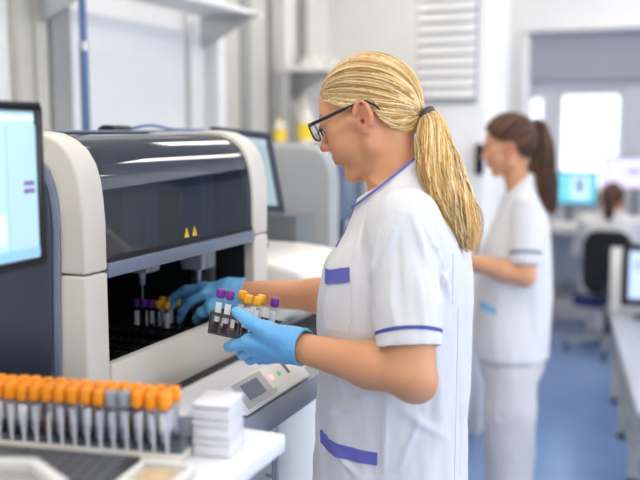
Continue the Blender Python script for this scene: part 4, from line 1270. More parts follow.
# ------------------------------------------------------------------ the blonde person
TF = -np.array((math.cos(R(17)), math.sin(R(17)), 0)); TL = np.array((-TF[1], TF[0], 0))   # chest heading and her left
def blonde():
    base = Vector((-.505, 1.60, 0))
    root = empty('person', base, 'blonde person in glasses and white uniform holding a tube rack at the analyser', 'person')
    near = V3((-0.535,1.477,1.519))
    H = Head(near + V3((0, .070, 0)), (-1, 0, 0), 19, .985)
    SL, EL, WL = V3((-0.435,1.408,1.349)), V3((-0.400,1.342,1.109)), V3((-0.611,1.382,1.124))
    SR, ER, WR = V3((-0.549,1.710,1.307)), V3((-0.660,1.815,1.135)), V3((-0.923,1.750,1.136))
    nb_, nt_ = V3((-0.487,1.549,1.381)), V3((-0.510,1.542,1.479))
    # ---- body: head, neck, trunk and arms in one surface
    h = .0028
    fd = Field((-1.0, 1.20, .80), (-.27, 2.02, 1.72), h)
    head_field(fd, H)
    fd.add(P_cone(nb_, nt_, .052, .047), .018)
    fd.add(H.cone((-28, 0, -20), (0, 0, -70), 36, 28), .02)
    rings = [(.80, *(-0.513,1.587,0.843)[:2], .11, .15), (.95, *(-0.506,1.573,0.965)[:2], .11, .15), (1.10, *(-0.502,1.571,1.097)[:2], .105, .14), (1.25, *(-0.490,1.563,1.246)[:2], .098, .15), (1.34, *(-0.484,1.566,1.335)[:2], .075, .14), (1.40, *(-0.491,1.561,1.398)[:2], .045, .07)]
    fd.add(P_loft(rings, TF, TL), .03)
    for S, E, W in ((SL, EL, WL), (SR, ER, WR)):
        fd.add(P_cone(S, E, .047, .0405), .03)
        m = E + (W - E) * .35
        fd.add(P_cone(E, m, .0365, .0365), .012)
        fd.add(P_cone(m, W, .0365, .0255), .02)
        fd.add(P_ell(E + (.010, .004, -.016), (.031, .031, .030)), .014)
        fd.add(P_cone(W, W + (W - E) / np.linalg.norm(W - E) * .05, .026, .022), .01)
    V, F = fd.mesh(); del fd
    V = relax(V, F, 1, .4)
    np_obj('body', V, F, SKIN, root, True, skin_colors(V, H, (214, 154, 114)))
    bb = bvh_of(V, F)
    # eyes
    for sd in (-1, 1):
        e = MB().sphere(H.p(79.5, sd * 31, 15.5), .0134 * .985, 20, 14).build('eye', EYEW, root)
        gz = (H.F * .93 - H.U * .35 + H.L * sd * .08); gz = gz / np.linalg.norm(gz)
        c = Vector(H.p(79.5, sd * 31, 15.5)); q = Vector(gz).to_track_quat('Z', 'Y').to_matrix().to_4x4()
        Mx = Matrix.Translation(c) @ q
        MB().sphere(Vector((0, 0, 0)), (.0066, .0066, .0018), 16, 8, M=q.to_3x3()).add([], []).build('tmp', IRIS, None)
        t = bpy.data.objects['tmp']; t.name = 'iris'; t.data.name = 'iris'; t.parent = e
        t.location = Vector(wmat(e).inverted() @ (c + Vector(gz) * .0124))
        lid = MB()
        for k in range(11):
            u = (k / 10 - .5) * 2
            lid.tube([H.p(93.5 - 5 * u * u, sd * (31 + u * 12), 14.5 - 1 * u * u), H.p(101 - 4 * u * u, sd * (31 + u * 15), 10.5 - 1 * u * u)], [.0009, .0003], 4)
        lid.build('eyelashes', mat('lash_brown', (60, 44, 36), .6), root)
        br = MB()
        for k in range(26):
            u = k / 25
            a = (12 + 37 * u, 33 + 5 * math.sin(u * 2.4))
            br.tube([face_pt(bb, H, sd * a[0], a[1]), face_pt(bb, H, sd * (a[0] + 6), a[1] + 2 - 3 * u)], [.0012, .0005], 4)
        br.build('eyebrow', mat('brow_blonde', (150, 112, 78), .6), root)
    MB().sphere(H.p(-1, 75.0, -26), .0021, 10, 8).build('ear_stud', METAL, root)
    # ---- glasses
    gl = MB()
    for sd in (-1, 1):
        rp = []
        for a in np.linspace(0, 2 * math.pi, 33):
            ca, sa = math.cos(a), math.sin(a)
            x = 25 * math.copysign(abs(ca) ** .6, ca); z = 17 * math.copysign(abs(sa) ** .6, sa)
            rp.append(Vector(H.p(113 - .07 * abs(31 + x) - .0020 * (31 + x) ** 2 * .5 + .10 * z, sd * (33 + x), 13 + z)))
        gl.tube(rp, .0017, 8, caps=False)
        hinge = (102.5, sd * 59, 23)
        gl.tube([H.p(107, sd * 52, 24), H.p(*hinge), H.p(96, sd * 66.5, 24)], [.0026, .0026, .0024], 8)
        gl.tube([H.p(96, sd * 66.5, 24), H.p(40, sd * 73, 27), H.p(6, sd * 75, 29), H.p(-18, sd * 78, 27), H.p(-32, sd * 76, 15), H.p(-38, sd * 75, 4)], [.0034, .0032, .0028, .0024, .0022, .0015], 8)
    gl.tube([H.p(112.5, -9, 17), H.p(114, 0, 20), H.p(112.5, 9, 17)], .0016, 8)
    g = gl.build('glasses', FRAME, root)
    for sd in (-1, 1):
        ls = MB(); n = 24; vs = []
        for off in (0, -1.5):
            for a in np.linspace(0, 2 * math.pi, n, endpoint=False):
                ca, sa = math.cos(a), math.sin(a)
                x = 24 * math.copysign(abs(ca) ** .6, ca); z = 16 * math.copysign(abs(sa) ** .6, sa)
                vs.append(H.p(113 + off - .07 * abs(31 + x) - .0010 * (31 + x) ** 2 + .10 * z, sd * (33 + x), 13 + z))
        ls.add(vs, [tuple(range(n)), tuple(range(n, 2 * n))[::-1]] + [(i, n + i, n + (i + 1) % n, (i + 1) % n) for i in range(n)])
        ls.build('lens', LENS, g)
    # ---- hair
    tie_w = (-0.442,1.550,1.532); tm = H.inv(V3(tie_w))
    tail = [(tie_w, .010, .010), ((-0.431,1.548,1.520), .022, .02), ((-0.423,1.535,1.483), .029, .026), ((-0.410,1.518,1.439), .034, .030), ((-0.386,1.517,1.391), .031, .027), ((-0.365,1.514,1.352), .027, .024), ((-0.350,1.516,1.317), .019, .017), ((-0.343,1.515,1.290), .007, .008)]
    make_hair(H, root, 'hair', BLONDE, [(164, 122, 72), (210, 168, 104), (232, 194, 128), (244, 214, 156), (252, 232, 190)], tm, tail, .0122, 2800, 1500, off=9, tail_wave=.0085, sag=.06, r0=.58, lod=16)
    # ---- tunic
    fd = Field((-.92, 1.15, .70), (-.22, 2.06, 1.52), .0036)
    rings = [(.70, *(-0.513,1.589,0.781)[:2], .150, .205), (.823, *(-0.512,1.585,0.824)[:2], .147, .20), (.988, *(-0.506,1.576,0.988)[:2], .143, .185), (1.088, *(-0.502,1.569,1.087)[:2], .142, .178), (1.185, *(-0.499,1.562,1.185)[:2], .143, .18),
             (1.257, *(-0.494,1.563,1.257)[:2], .138, .178), (1.308, *(-0.483,1.563,1.308)[:2], .111, .168), (1.344, *(-0.488,1.566,1.344)[:2], .088, .150), (1.385, *(-0.492,1.559,1.385)[:2], .070, .105), (1.43, *(-0.496,1.557,1.424)[:2], .056, .072), (1.49, *(-0.501,1.555,1.464)[:2], .052, .062)]
    fd.add(P_loft(rings, TF, TL), 0)
    for S, E, r0, r1, cuff in ((SL, EL, .058, .0495, (-0.414,1.342,1.154)), (SR, ER, .058, .054, None)):
        d = (E - S) / np.linalg.norm(E - S)
        cf = V3(cuff) if cuff else S + d * .19
        sl = Field(np.minimum(S, E) - .12, np.maximum(S, E) + .12, .0036)
        # align to the main grid so that the sleeve can be merged cell by cell
        i0 = np.round((sl.lo - fd.lo) / fd.h).astype(int); i0 = np.clip(i0, 0, fd.n - 2)
        i1 = np.minimum(i0 + sl.n, fd.n)
        sl.lo = fd.lo + i0 * fd.h; sl.n = i1 - i0; sl.d = np.full(sl.n, 1.0, np.float32)
        sl.ax = [fd.ax[i][i0[i]:i1[i]] for i in range(3)]
        sl.add(P_cone(S, S + (E - S) * .95, r0, r1), 0)
        ncut = V3((d[0], d[1], d[2]))
        sl.keep(hem_cut(cf, ncut), .002)
        ca = S + d * ((cf - S) @ d); sl.cut(P_cone(ca - d * .03, ca + d * .05, .0455, .0470), .002)
        W = tuple(slice(int(a), int(b)) for a, b in zip(i0, i1))
        # keep the trunk clear of the lower sleeve: blend only near the shoulder
        Zf = sl.ax[2][None, None, :]
        kk = np.clip((Zf - (S[2] - .13)) / .12, 0, 1) * .05 + .003
        a, b = fd.d[W], sl.d
        hh = np.clip(.5 + .5 * (a - b) / kk, 0, 1)
        fd.d[W] = (a + (b - a) * hh - kk * hh * (1 - hh)).astype(np.float32)
    # neckline: tilted plane, high at the nape and low at the throat
    nk_b, nk_f = V3((-0.464,1.569,1.455)), V3((-0.551,1.522,1.377))
    dn = nk_f - nk_b; up = np.cross(dn, TL); up = up if up[2] > 0 else -up
    up /= np.linalg.norm(up)
    fd.keep(hem_cut(nk_b, up), .003)
    mid = (nk_b + nk_f) / 2
    fd.cut(P_cone(mid - up * .014 + TF * .004, mid + up * .05, .046, .060), .003)
    fd.keep(lambda X, Y, Z: .745 - Z + 0 * X + 0 * Y, .002)
    V, F = fd.mesh(); del fd
    V = relax(V, F, 2, .5)
    ns = lambda px: px
    folds = [((-0.417,1.337,1.369), (-0.439,1.318,1.294), .010, .004), ((-0.399,1.344,1.366), (-0.375,1.344,1.294), .010, .0035), ((-0.390,1.368,1.354), (-0.363,1.412,1.272), .009, .004), ((-0.466,1.366,1.335), (-0.470,1.350,1.225), .009, .004),
             ((-0.425,1.333,1.366), (-0.403,1.299,1.207), .012, -.003), ((-0.515,1.423,1.337), (-0.527,1.407,1.259), .010, .003), ((-0.373,1.409,1.285), (-0.362,1.448,1.215), .010, .0045), ((-0.376,1.400,1.223), (-0.367,1.453,1.266), .008, .004),
             ((-0.457,1.313,1.232), (-0.439,1.291,1.177), .007, -.003), ((-0.423,1.308,1.252), (-0.407,1.294,1.180), .010, .0025), ((-0.383,1.327,1.267), (-0.367,1.310,1.177), .010, .0025),
             ((-0.571,1.418,1.152), (-0.541,1.414,1.030), .012, .003), ((-0.479,1.378,1.056), (-0.564,1.400,0.995), .012, .004), ((-0.457,1.387,1.048), (-0.460,1.390,0.923), .008, .003), ((-0.434,1.394,1.031), (-0.365,1.468,0.964), .014, .003),
             ((-0.402,1.405,1.014), (-0.435,1.401,0.923), .012, .003), ((-0.378,1.541,1.143), (-0.366,1.533,0.885), .010, -.003), ((-0.569,1.414,0.953), (-0.511,1.410,0.899), .010, .004), ((-0.622,1.486,1.000), (-0.609,1.474,0.870), .010, .004)]
    b0 = bvh_of(V, F); fl = []
    for a, b, w_, am in folds:
        a, b = V3(a), V3(b); q = [on_surf(b0, a + (b - a) * t, tuple(fy))[0] for t in (0, .5, 1)]
        if any(x is None for x in q): continue
        fl += [(tuple(q[0]), tuple(q[1] + (q[1] - q[0]) * .25), w_ * .62, am * 1.15), (tuple(q[1] + (q[1] - q[2]) * .25), tuple(q[2]), w_ * .62, am * 1.15)]
    V = cloth_wrinkle(V, F, fl, .0055, 3.1, (14, 14, 6))
    V = cloth_wrinkle(V, F, [], .0026, 9.4, (30, 30, 11))
    tn = np_obj('tunic', V, F, CLOTH, root)
    bv = bvh_of(V, F)
    # sleeve trim on the near arm
    d = (EL - SL) / np.linalg.norm(EL - SL); cf = V3((-0.414,1.342,1.154))
    cxl = SL + d * ((cf - SL) @ d)
    ring_band(bv, 'sleeve_trim', NAVY, tn, cxl, d, TF, -.0285, -.0225, wob=lambda a: .0022 * math.cos(2 * a))
    ring_band(bv, 'sleeve_hem', CLOTH, tn, cxl, d, TF, -.0215, -.0012, lift=.0006, th=.0008)
    fyt = tuple(fy)
    strip(bv, 'chest_pocket_band', VIOLET, tn, [(-0.605,1.482,1.243), (-0.565,1.434,1.249), (-0.523,1.387,1.257)], .0235, fyt, 20)
    strip(bv, 'hip_pocket_band', VIOLET, tn, [(-0.613,1.477,0.948), (-0.582,1.441,0.945), (-0.535,1.405,0.943), (-0.475,1.397,0.940)], .0225, fyt, 28)
    for nm, pts in (('pocket_seam', [(-0.520,1.386,1.246), (-0.516,1.380,1.182), (-0.520,1.375,1.160)]),):
        strip(bv, nm, STITCH, tn, pts, .0014, fyt, 24, .0004, .0006, tuple(fx))
    strip(bv, 'pocket_seam', STITCH, tn, [(-0.519,1.375,1.158), (-0.537,1.368,1.158), (-0.577,1.405,1.154)], .0014, fyt, 16, .0004, .0006)
    strip(bv, 'side_seam', STITCH, tn, [(-0.386,1.545,1.196), (-0.385,1.547,1.048), (-0.384,1.545,0.867)], .0016, fyt, 40, .0004, .0007, tuple(fx))
    strip(bv, 'front_seam', STITCH, tn, [(-0.455,1.387,1.045), (-0.461,1.397,0.974), (-0.467,1.406,0.902)], .0016, fyt, 24, .0004, .0007, tuple(fx))
    strip(bv, 'pocket_seam', STITCH, tn, [(-0.472,1.387,0.933), (-0.471,1.384,0.910)], .0014, fyt, 10, .0004, .0006, tuple(fx))
    strip(bv, 'back_seam', STITCH, tn, [(-0.383,1.505,1.292), (-0.377,1.495,1.206)], .0018, fyt, 14, .0004, .0007, tuple(fx))
    # neckline trim: rim of the collar
    e2 = np.cross(up, TL); e2 /= np.linalg.norm(e2)
    if e2 @ TF < 0: e2 = -e2
    rim = []
    for a in np.linspace(0, 2 * math.pi, 49):
        o = e2 * math.cos(a) + TL * math.sin(a)
        hit = bv.ray_cast(Vector(mid - up * .007 + o * .16), Vector(-o), .16)
        if hit[0] is not None: rim.append(hit[0] + Vector(o) * .0012 + Vector(up) * .0055)
    MB().tube(rim, .0022, 8, caps=False).build('collar_trim', VIOLET, tn)
    # front opening edge below the collar
    fr = []
    sc_ = V @ TF; lat = (V - mid) @ TL
    for z0 in np.linspace(1.378, 1.285, 12):
        ring_ = np.where((np.abs(V[:, 2] - z0) < .004) & (np.abs(lat - .012) < .004))[0]
        if len(ring_): fr.append(Vector(V[ring_[np.argmax(sc_[ring_])]]))
    fr = [sum(fr[max(0, i - 1):i + 2], Vector()) / len(fr[max(0, i - 1):i + 2]) for i in range(len(fr))]
    if len(fr) > 1: MB().tube(fr, .0022, 8).build('placket_edge', VIOLET, tn)
    q, nr = on_surf(bv, V3((-0.533,1.428,1.348)), fyt)
    if q is not None: MB().sphere(q + nr * .0005, .0024, 10, 8).build('snap_button', METAL, tn)
    # ---- trousers and shoes
    legs(root, ((-0.511,1.587,0.843)[0], (-0.511,1.587,0.843)[1]), TF, TL, .76, TROUS, h=.006)
    # ---- gloves
    h = .0019
    JL = dict(wrist=(-0.617,1.379,1.128),
              thumb=[(-0.633,1.359,1.145), (-0.658,1.341,1.159), (-0.685,1.333,1.174), (-0.712,1.337,1.188)],
              index=[(-0.693,1.344,1.137), (-0.719,1.346,1.126), (-0.745,1.368,1.116), (-0.753,1.398,1.116)],
              middle=[(-0.694,1.362,1.119), (-0.722,1.377,1.105), (-0.743,1.406,1.102), (-0.741,1.429,1.108)],
              ring=[(-0.694,1.388,1.102), (-0.725,1.411,1.086), (-0.743,1.437,1.089), (-0.736,1.452,1.098)],
              pinky=[(-0.687,1.406,1.095), (-0.713,1.426,1.082), (-0.728,1.448,1.086), (-0.720,1.458,1.096)])
    glove(root, JL, EL, WL, h)
    JR = dict(wrist=(-0.928,1.748,1.138),
              thumb=[(-0.945,1.723,1.123), (-0.968,1.700,1.110), (-0.993,1.699,1.095), (-1.012,1.705,1.076)],
              index=[(-0.993,1.715,1.135), (-1.024,1.705,1.118), (-1.045,1.704,1.094), (-1.056,1.708,1.074)],
              middle=[(-1.011,1.736,1.144), (-1.051,1.729,1.138), (-1.082,1.731,1.119), (-1.095,1.733,1.096)],
              ring=[(-1.019,1.760,1.139), (-1.058,1.759,1.134), (-1.086,1.756,1.117), (-1.099,1.758,1.094)],
              pinky=[(-1.022,1.779,1.131), (-1.056,1.781,1.126), (-1.079,1.780,1.110), (-1.093,1.783,1.092)])
    glove(root, JR, ER, WR, h)
    return root

def glove(root, J, E, W, h):
    pts = np.array([V3(J['wrist'])] + [V3(p) for n in ('thumb', 'index', 'middle', 'ring', 'pinky') for p in J[n]] + [W])
    fd = Field(pts.min(0) - .045, pts.max(0) + .045, h)
    hand_field(fd, J, 1.12)
    d = (E - W) / np.linalg.norm(E - W)
    w = V3(J['wrist'])
    fd.add(P_cone(w - d * .02, w, .030, .0285), .02)
    fd.add(P_cone(w, w + d * .022, .0285, .0318), .008)
    fd.keep(hem_cut(w + d * .016, d), .0015)
    fd.cut(P_cone(w + d * .006, w + d * .06, .0285, .031), .0015)
    V, F = fd.mesh(); V = relax(V, F, 1, .4)
    V = cloth_wrinkle(V, F, [], .0011, 1.7, (60, 60, 60))
    g = np_obj('glove', V, F, GLOVE, root)
    bv = bvh_of(V, F)
    c = w + d * .0135
    x = np.cross(d, (0, 0, 1)); ring_band(bv, 'rolled_cuff', GLOVE, g, c, d, x, -.002, .0018, .06, 40, .0006, .0012)
    return g

def legs(root, c, Fv, Lv, ztop, m, h=.006, stance=.09, knee=.0, shoe=SHOE, wide=1.0):
    c = V3((c[0], c[1], 0)); Fv, Lv = V3(Fv), V3(Lv)
    lo = c - .30; hi = c + .30; lo[2] = .03; hi[2] = ztop + .16
    fd = Field(lo, hi, h)
    z = lambda v: np.array((0, 0, v))
    fd.add(P_ell(c + z(ztop + .03), (.125, .145, .13), np.array([Fv, Lv, (0, 0, 1)])), 0)
    for sd in (-1, 1):
        hip = c + Lv * sd * .082 + z(ztop); kn = c + Lv * sd * stance + Fv * knee + z(.46); an_ = c + Lv * sd * stance + z(.05)
        fd.add(P_cone(hip, kn, .090, .080 * wide), .02); fd.add(P_cone(kn, an_, .080 * wide, .074 * wide), .02)
    fd.keep(lambda X, Y, Z: .055 - Z + 0 * X + 0 * Y, .002)
    fd.keep(lambda X, Y, Z: Z - (ztop + .13) + 0 * X + 0 * Y, .002)
    V, F = fd.mesh(); V = relax(V, F, 2)
    fl = []
    for sd in (-1, 1):
        for k in range(7):
            a = c + Lv * (sd * stance + .06 * math.sin(k * 2.1)) - Lv * .06 + Fv * (.05 * math.cos(k * 1.7)) + z(.30 + .05 * k)
            fl.append((a, a + Lv * .11 + z(-.03 - .02 * (k % 3)), .014, .010 * (1 if k % 2 else -1)))
    V = cloth_wrinkle(V, F, fl, .006, 5.5, (12, 12, 5))
    tr_ = np_obj('trousers', V, F, m, root)
    for sd in (-1, 1):
        p = c + Lv * sd * stance
        f2 = Field(p - .20 + z(.19), p + .20 + z(-.05), .006)
        f2.ax[2] = f2.ax[2]
        f2 = Field((p[0] - .22, p[1] - .22, -.01), (p[0] + .22, p[1] + .22, .14), .006)
        f2.add(P_cone(p - Fv * .03 + z(.042), p + Fv * .13 + z(.032), .040, .034), 0)
        f2.add(P_cone(p - Fv * .02 + z(.05), p + z(.10), .040, .036), .02)
        f2.keep(lambda X, Y, Z: .002 - Z + 0 * X + 0 * Y, .001)
        V, F = f2.mesh(); V = relax(V, F, 1)
        np_obj('shoe', V, F, shoe, root)

blonde()

# ------------------------------------------------------------------ generic helper for the two people further away
def simple_tunic(lo, hi, h, rings, Fv, Lv, arms, neck, zhem, amp, seed, folds=()):
    fd = Field(lo, hi, h)
    fd.add(P_loft(rings, Fv, Lv), 0)
    for S, E, cf, r0, r1 in arms:
        S, E, cf = V3(S), V3(E), V3(cf)
        d = (E - S) / np.linalg.norm(E - S)
        i0 = np.clip(np.round((np.minimum(S, E) - .12 - fd.lo) / h).astype(int), 0, fd.n - 2); i1 = np.minimum(i0 + np.ceil((np.abs(E - S) + .24) / h).astype(int), fd.n)
        sl = Field.__new__(Field); sl.h = h; sl.lo = fd.lo + i0 * h; sl.n = i1 - i0; sl.d = np.full(sl.n, 1.0, np.float32); sl.ax = [fd.ax[i][i0[i]:i1[i]] for i in range(3)]
        sl.add(P_cone(S, E, r0, r1), 0); sl.keep(hem_cut(cf, d), .002)
        W = tuple(slice(int(a), int(b)) for a, b in zip(i0, i1))
        kk = np.clip((sl.ax[2][None, None, :] - (S[2] - .10)) / .10, 0, 1) * .035 + .004
        a, b = fd.d[W], sl.d; hh = np.clip(.5 + .5 * (a - b) / kk, 0, 1)
        fd.d[W] = (a + (b - a) * hh - kk * hh * (1 - hh)).astype(np.float32)
    nb, nf = V3(neck[0]), V3(neck[1]); up = np.cross(nf - nb, Lv); up = up if up[2] > 0 else -up; up /= np.linalg.norm(up)
    pl_, mx, my = hem_cut(nb, up), (nb[0] + nf[0]) / 2, (nb[1] + nf[1]) / 2
    fd.keep(lambda X, Y, Z: np.minimum(pl_(X, Y, Z), .095 - np.sqrt((X - mx) ** 2 + (Y - my) ** 2)), .002)
    fd.keep(lambda X, Y, Z: zhem - Z + 0 * X + 0 * Y, .002)
    V, F = fd.mesh(); V = relax(V, F, 1)
    return cloth_wrinkle(V, F, list(folds), amp, seed, (11, 11, 5)), F

def brunette():
    base = Vector((-.60, 3.36, 0))
    root = empty('person', base, 'brunette person with a long ponytail standing in white uniform behind the blonde', 'person')
    near = V3((-0.637,3.327,1.427))
    H = Head(near + V3((.008, .070, 0)), (-1, -.06, 0), 7, .985)
    Fv = -np.array((math.cos(R(14)), math.sin(R(14)), 0)); Lv = np.array((-Fv[1], Fv[0], 0))
    SL, EL, WL = V3((-0.545,3.251,1.227)), V3((-0.531,3.191,0.980)), V3((-0.755,3.160,1.034))
    SR = V3((-0.621,3.543,1.202)); ER = V3((-0.648,3.538,0.920)); WR = V3((-0.841,3.403,1.000))
    h = .0038
    fd = Field((-1.0, 2.95, .70), (-.36, 3.75, 1.66), h)
    head_field(fd, H)
    fd.add(P_cone((-0.583,3.409,1.225), (-0.618,3.414,1.368), .052, .050), .018)
    fd.add(H.cone((-30, 0, -20), (0, 0, -75), 38, 30), .02)
    rings = [(.72, *(-0.604,3.353,0.703)[:2], .10, .14), (1.0, *(-0.604,3.371,1.002)[:2], .095, .13), (1.13, *(-0.597,3.393,1.142)[:2], .085, .14), (1.20, *(-0.586,3.407,1.217)[:2], .055, .10)]
    fd.add(P_loft(rings, Fv, Lv), .03)
    for S, E, W in ((SL, EL, WL), (SR, ER, WR)):
        fd.add(P_cone(S, E, .044, .038), .03); m = E + (W - E) * .35
        fd.add(P_cone(E, m, .037, .037), .012); fd.add(P_cone(m, W, .037, .025), .02)
        d = (W - E) / np.linalg.norm(W - E); sd = Lv if S is SL else -Lv
        z = np.array((0, 0, 1.0))
        J = dict(wrist=W, thumb=[W + d * .03 + z * .02, W + d * .06 + z * .03, W + d * .085 + z * .03, W + d * .105 + z * .026])
        for i, (n, ln) in enumerate((('index', 1.0), ('middle', 1.05), ('ring', 1.0), ('pinky', .85))):
            q = W + d * .085 + z * (.012 - .016 * i) - sd * .004
            J[n] = [q, q + (d * .035 - sd * .012) * ln, q + (d * .05 - sd * .034) * ln, q + (d * .045 - sd * .054) * ln]
        hand_field(fd, J, .95)
    V, F = fd.mesh(); V = relax(V, F, 1, .4)
    np_obj('body', V, F, SKIN, root, True, skin_colors(V, H, (216, 158, 120)))
    bb = bvh_of(V, F)
    for sd in (-1, 1):
        e = MB().sphere(H.p(79.5, sd * 31, 15.5), .0134, 14, 10).build('eye', EYEW, root)
        MB().sphere(H.p(87.3, sd * 31.5, 14.5), .0058, 12, 8).build('iris', IRIS, e)
        br = MB()
        for k in range(14):
            u = k / 13; a = (12 + 37 * u, 33 + 5 * math.sin(u * 2.4))
            br.tube([face_pt(bb, H, sd * a[0], a[1]), face_pt(bb, H, sd * (a[0] + 6), a[1] + 2 - 3 * u)], [.0018, .0008], 4)
        br.build('eyebrow', mat('brow_brown', (70, 46, 34), .6), root)
    tie_w = (-0.556,3.462,1.534); tm = H.inv(V3(tie_w))
    tail = [(tie_w, .012, .012), ((-0.534,3.469,1.515), .026, .022), ((-0.524,3.442,1.444), .040, .030), ((-0.513,3.413,1.359), .044, .032), ((-0.494,3.399,1.277), .037, .028), ((-0.481,3.397,1.225), .025, .02), ((-0.469,3.398,1.188), .008, .01)]
    make_hair(H, root, 'hair', BROWN, [(40, 25, 17), (68, 43, 29), (98, 63, 42), (134, 90, 58)], tm, tail, .0135, 700, 420, seed=5, off=14, up=14, sag=.04, tail_wave=.006, r0=1.5, lod=12)
    rings = [(.57, *(-0.602,3.344,0.548)[:2], .140, .185), (.70, *(-0.603,3.350,0.684)[:2], .142, .180), (.86, *(-0.603,3.363,0.857)[:2], .143, .168), (.98, *(-0.603,3.368,0.979)[:2], .136, .165), (1.07, *(-0.597,3.384,1.078)[:2], .124, .165), (1.13, *(-0.590,3.396,1.142)[:2], .112, .158),
             (1.195, *(-0.586,3.406,1.206)[:2], .090, .135), (1.245, *(-0.592,3.410,1.255)[:2], .070, .088), (1.37, *(-0.605,3.421,1.380)[:2], .056, .062)]
    V, F = simple_tunic((-1.0, 2.98, .55), (-.32, 3.74, 1.34), .006, rings, Fv, Lv,
                        [(SL, EL, (-0.533,3.174,1.026), .056, .055), (SR, ER, SR + (ER - SR) * .72, .056, .055)], ((-0.551,3.441,1.357), (-0.658,3.381,1.247)), .652, .006, 8.3,
                        [((-0.547,3.152,1.150), (-0.569,3.131,1.059), .014, .006), ((-0.506,3.217,1.181), (-0.472,3.255,1.033), .014, .006), ((-0.614,3.161,0.929), (-0.647,3.171,0.702), .02, .008), ((-0.512,3.198,0.893), (-0.497,3.231,0.684), .02, -.006), ((-0.582,3.178,0.964), (-0.687,3.174,0.847), .018, .006)])
    tn = np_obj('tunic', V, F, CLOTH, root); bv = bvh_of(V, F)
    d = (EL - SL) / np.linalg.norm(EL - SL); cf = V3((-0.533,3.174,1.026)); cx_ = SL + d * ((cf - SL) @ d)
    ring_band(bv, 'sleeve_trim', SLATE, tn, cx_, d, Fv, -.047, -.036, .1, 40, .001, .0015)
    ring_band(bv, 'sleeve_hem', CLOTH, tn, cx_, d, Fv, -.034, -.002, .1, 40, .0008, .0012)
    strip(bv, 'hip_pocket_band', SKYB, tn, [(-0.701,3.181,0.863), (-0.662,3.174,0.853), (-0.620,3.168,0.842)], .026, tuple(fy), 16, .002, .002)
    strip(bv, 'chest_pocket_band', SKYB, tn, [(-0.684,3.248,1.149), (-0.632,3.225,1.142)], .012, tuple(fy), 10, .002, .002)
    strip(bv, 'side_seam', STITCH, tn, [(-0.589,3.166,0.893), (-0.590,3.182,0.686)], .004, tuple(fy), 20, .0006, .001, tuple(fx))
    strip(bv, 'front_opening', SLATE, tn, [(-0.626,3.261,1.227), (-0.650,3.255,1.179)], .008, tuple(fy), 10, .001, .001, tuple(fx))
    legs(root, ((-0.599,3.340,0.589)[0], (-0.599,3.340,0.589)[1]), Fv, Lv, .60, TROUS, .0065, .088, wide=1.16)

brunette()

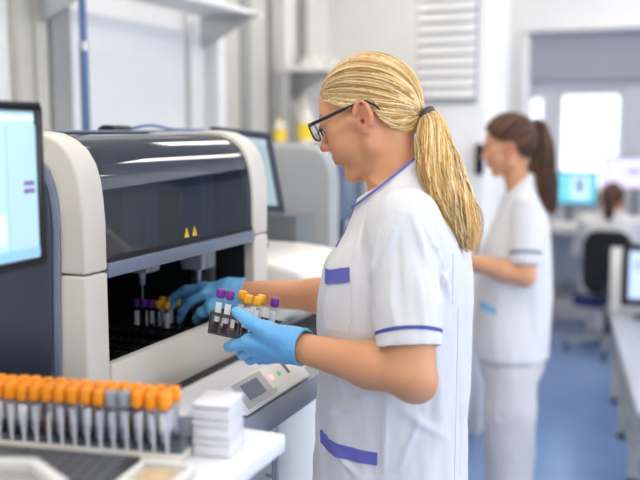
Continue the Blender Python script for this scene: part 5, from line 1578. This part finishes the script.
def seated():
    base = Vector((-.475, 6.22, 0))
    root = empty('person', base, 'seated person in white coat with brown ponytail seen from behind in the rear office', 'person')
    X, Y = -.475, 6.22
    Fv, Lv = V3((0, 1, 0)), V3((-1, 0, 0))
    H = Head((X, Y + .02, 1.035), (.06, 1, 0), 4, .98)
    h = .007
    fd = Field((X - .40, Y - .25, .30), (X + .40, Y + .60, 1.22), h)
    head_field(fd, H)
    fd.add(P_cone((X, Y - .02, .90), (X, Y + .0, 1.0), .055, .052), .02)
    rings = [(.40, X, Y + .02, .12, .17), (.60, X, Y, .11, .15), (.84, X, Y - .01, .10, .165), (.92, X, Y - .015, .07, .13)]
    fd.add(P_loft(rings, Fv, Lv), .02)
    arms = []
    for sd in (-1, 1):
        S = V3((X + sd * .165, Y - .01, .882)); E = V3((X + sd * .21, Y + .12, .66)); W = V3((X + sd * .13, Y + .36, .80))
        fd.add(P_cone(S, E, .045, .04), .02); fd.add(P_cone(E, W, .04, .027), .01); arms.append((S, E, W))
        d = (W - E) / np.linalg.norm(W - E)
        J = dict(wrist=W, thumb=[W + (-sd * .02, .02, 0), W + (-sd * .035, .045, 0), W + (-sd * .04, .07, 0), W + (-sd * .04, .09, 0)])
        for i, n in enumerate(('index', 'middle', 'ring', 'pinky')):
            q = W + (sd * (-.022 + .016 * i), .085, .01); J[n] = [q, q + (0, .035, .006), q + (0, .055, -.004), q + (0, .07, -.014)]
        hand_field(fd, J, .95)
        hip = V3((X + sd * .09, Y + .02, .47)); kn = V3((X + sd * .11, Y + .40, .46))
        fd.add(P_cone(hip, kn, .08, .058), .03)
    V, F = fd.mesh(); V = relax(V, F, 1)
    np_obj('body', V, F, SKIN, root, True, skin_colors(V, H, (216, 158, 120)))
    tie = H.p(-103, 0, 40)
    tail = [(tie, .012, .012), (tie + (0, -.02, -.01), .024, .022), (tie + (0, -.028, -.06), .032, .024), (tie + (0, -.026, -.12), .033, .022), (tie + (0, -.022, -.16), .024, .016), (tie + (0, -.02, -.18), .012, .01)]
    make_hair(H, root, 'hair', BROWN, [(44, 27, 19), (78, 48, 32), (104, 66, 44), (120, 80, 54)], V3((-103, 0, 40)), tail, .013, 200, 110, seed=9, off=9, r0=3.0, lod=10)
    rings = [(.36, X, Y + .03, .14, .20), (.60, X, Y, .13, .18), (.82, X, Y - .01, .12, .185), (.895, X, Y - .012, .095, .165), (.935, X, Y - .012, .072, .10), (1.0, X, Y - .0, .058, .064)]
    V, F = simple_tunic((X - .36, Y - .2, .34), (X + .36, Y + .42, 1.08), .007, rings, Fv, Lv, [(S, E + (E - S) * .0, E + (E - S) * .1, .058, .054) for S, E, W in arms], ((X, Y - .07, .972), (X, Y + .07, .94)), .375, .006, 2.2)
    np_obj('coat', V, F, CLOTH, root)
    fd = Field((X - .3, Y - .2, .03), (X + .3, Y + .62, .62), .008)
    for sd in (-1, 1):
        hip = V3((X + sd * .09, Y + .06, .485)); kn = V3((X + sd * .11, Y + .42, .47)); an_ = V3((X + sd * .11, Y + .38, .06))
        fd.add(P_cone(hip, kn, .088, .070), .02); fd.add(P_cone(kn, an_, .070, .058), .02)
    fd.keep(lambda X_, Y_, Z: .055 - Z + 0 * X_ + 0 * Y_, .002)
    V, F = fd.mesh(); V = relax(V, F, 1)
    np_obj('trousers', cloth_wrinkle(V, F, [], .005, 4.4), F, TROUS, root)
    for sd in (-1, 1):
        f2 = Field((X + sd * .11 - .08, Y + .28, -.01), (X + sd * .11 + .08, Y + .64, .14), .007)
        f2.add(P_cone((X + sd * .11, Y + .35, .042), (X + sd * .11, Y + .52, .032), .042, .034), 0).add(P_cone((X + sd * .11, Y + .37, .05), (X + sd * .11, Y + .38, .10), .04, .036), .02)
        f2.keep(lambda X_, Y_, Z: .002 - Z + 0 * X_ + 0 * Y_, .001)
        V, F = f2.mesh(); np_obj('shoe', V, F, mat('dark_shoe', (40, 38, 40), .5), root)
seated()
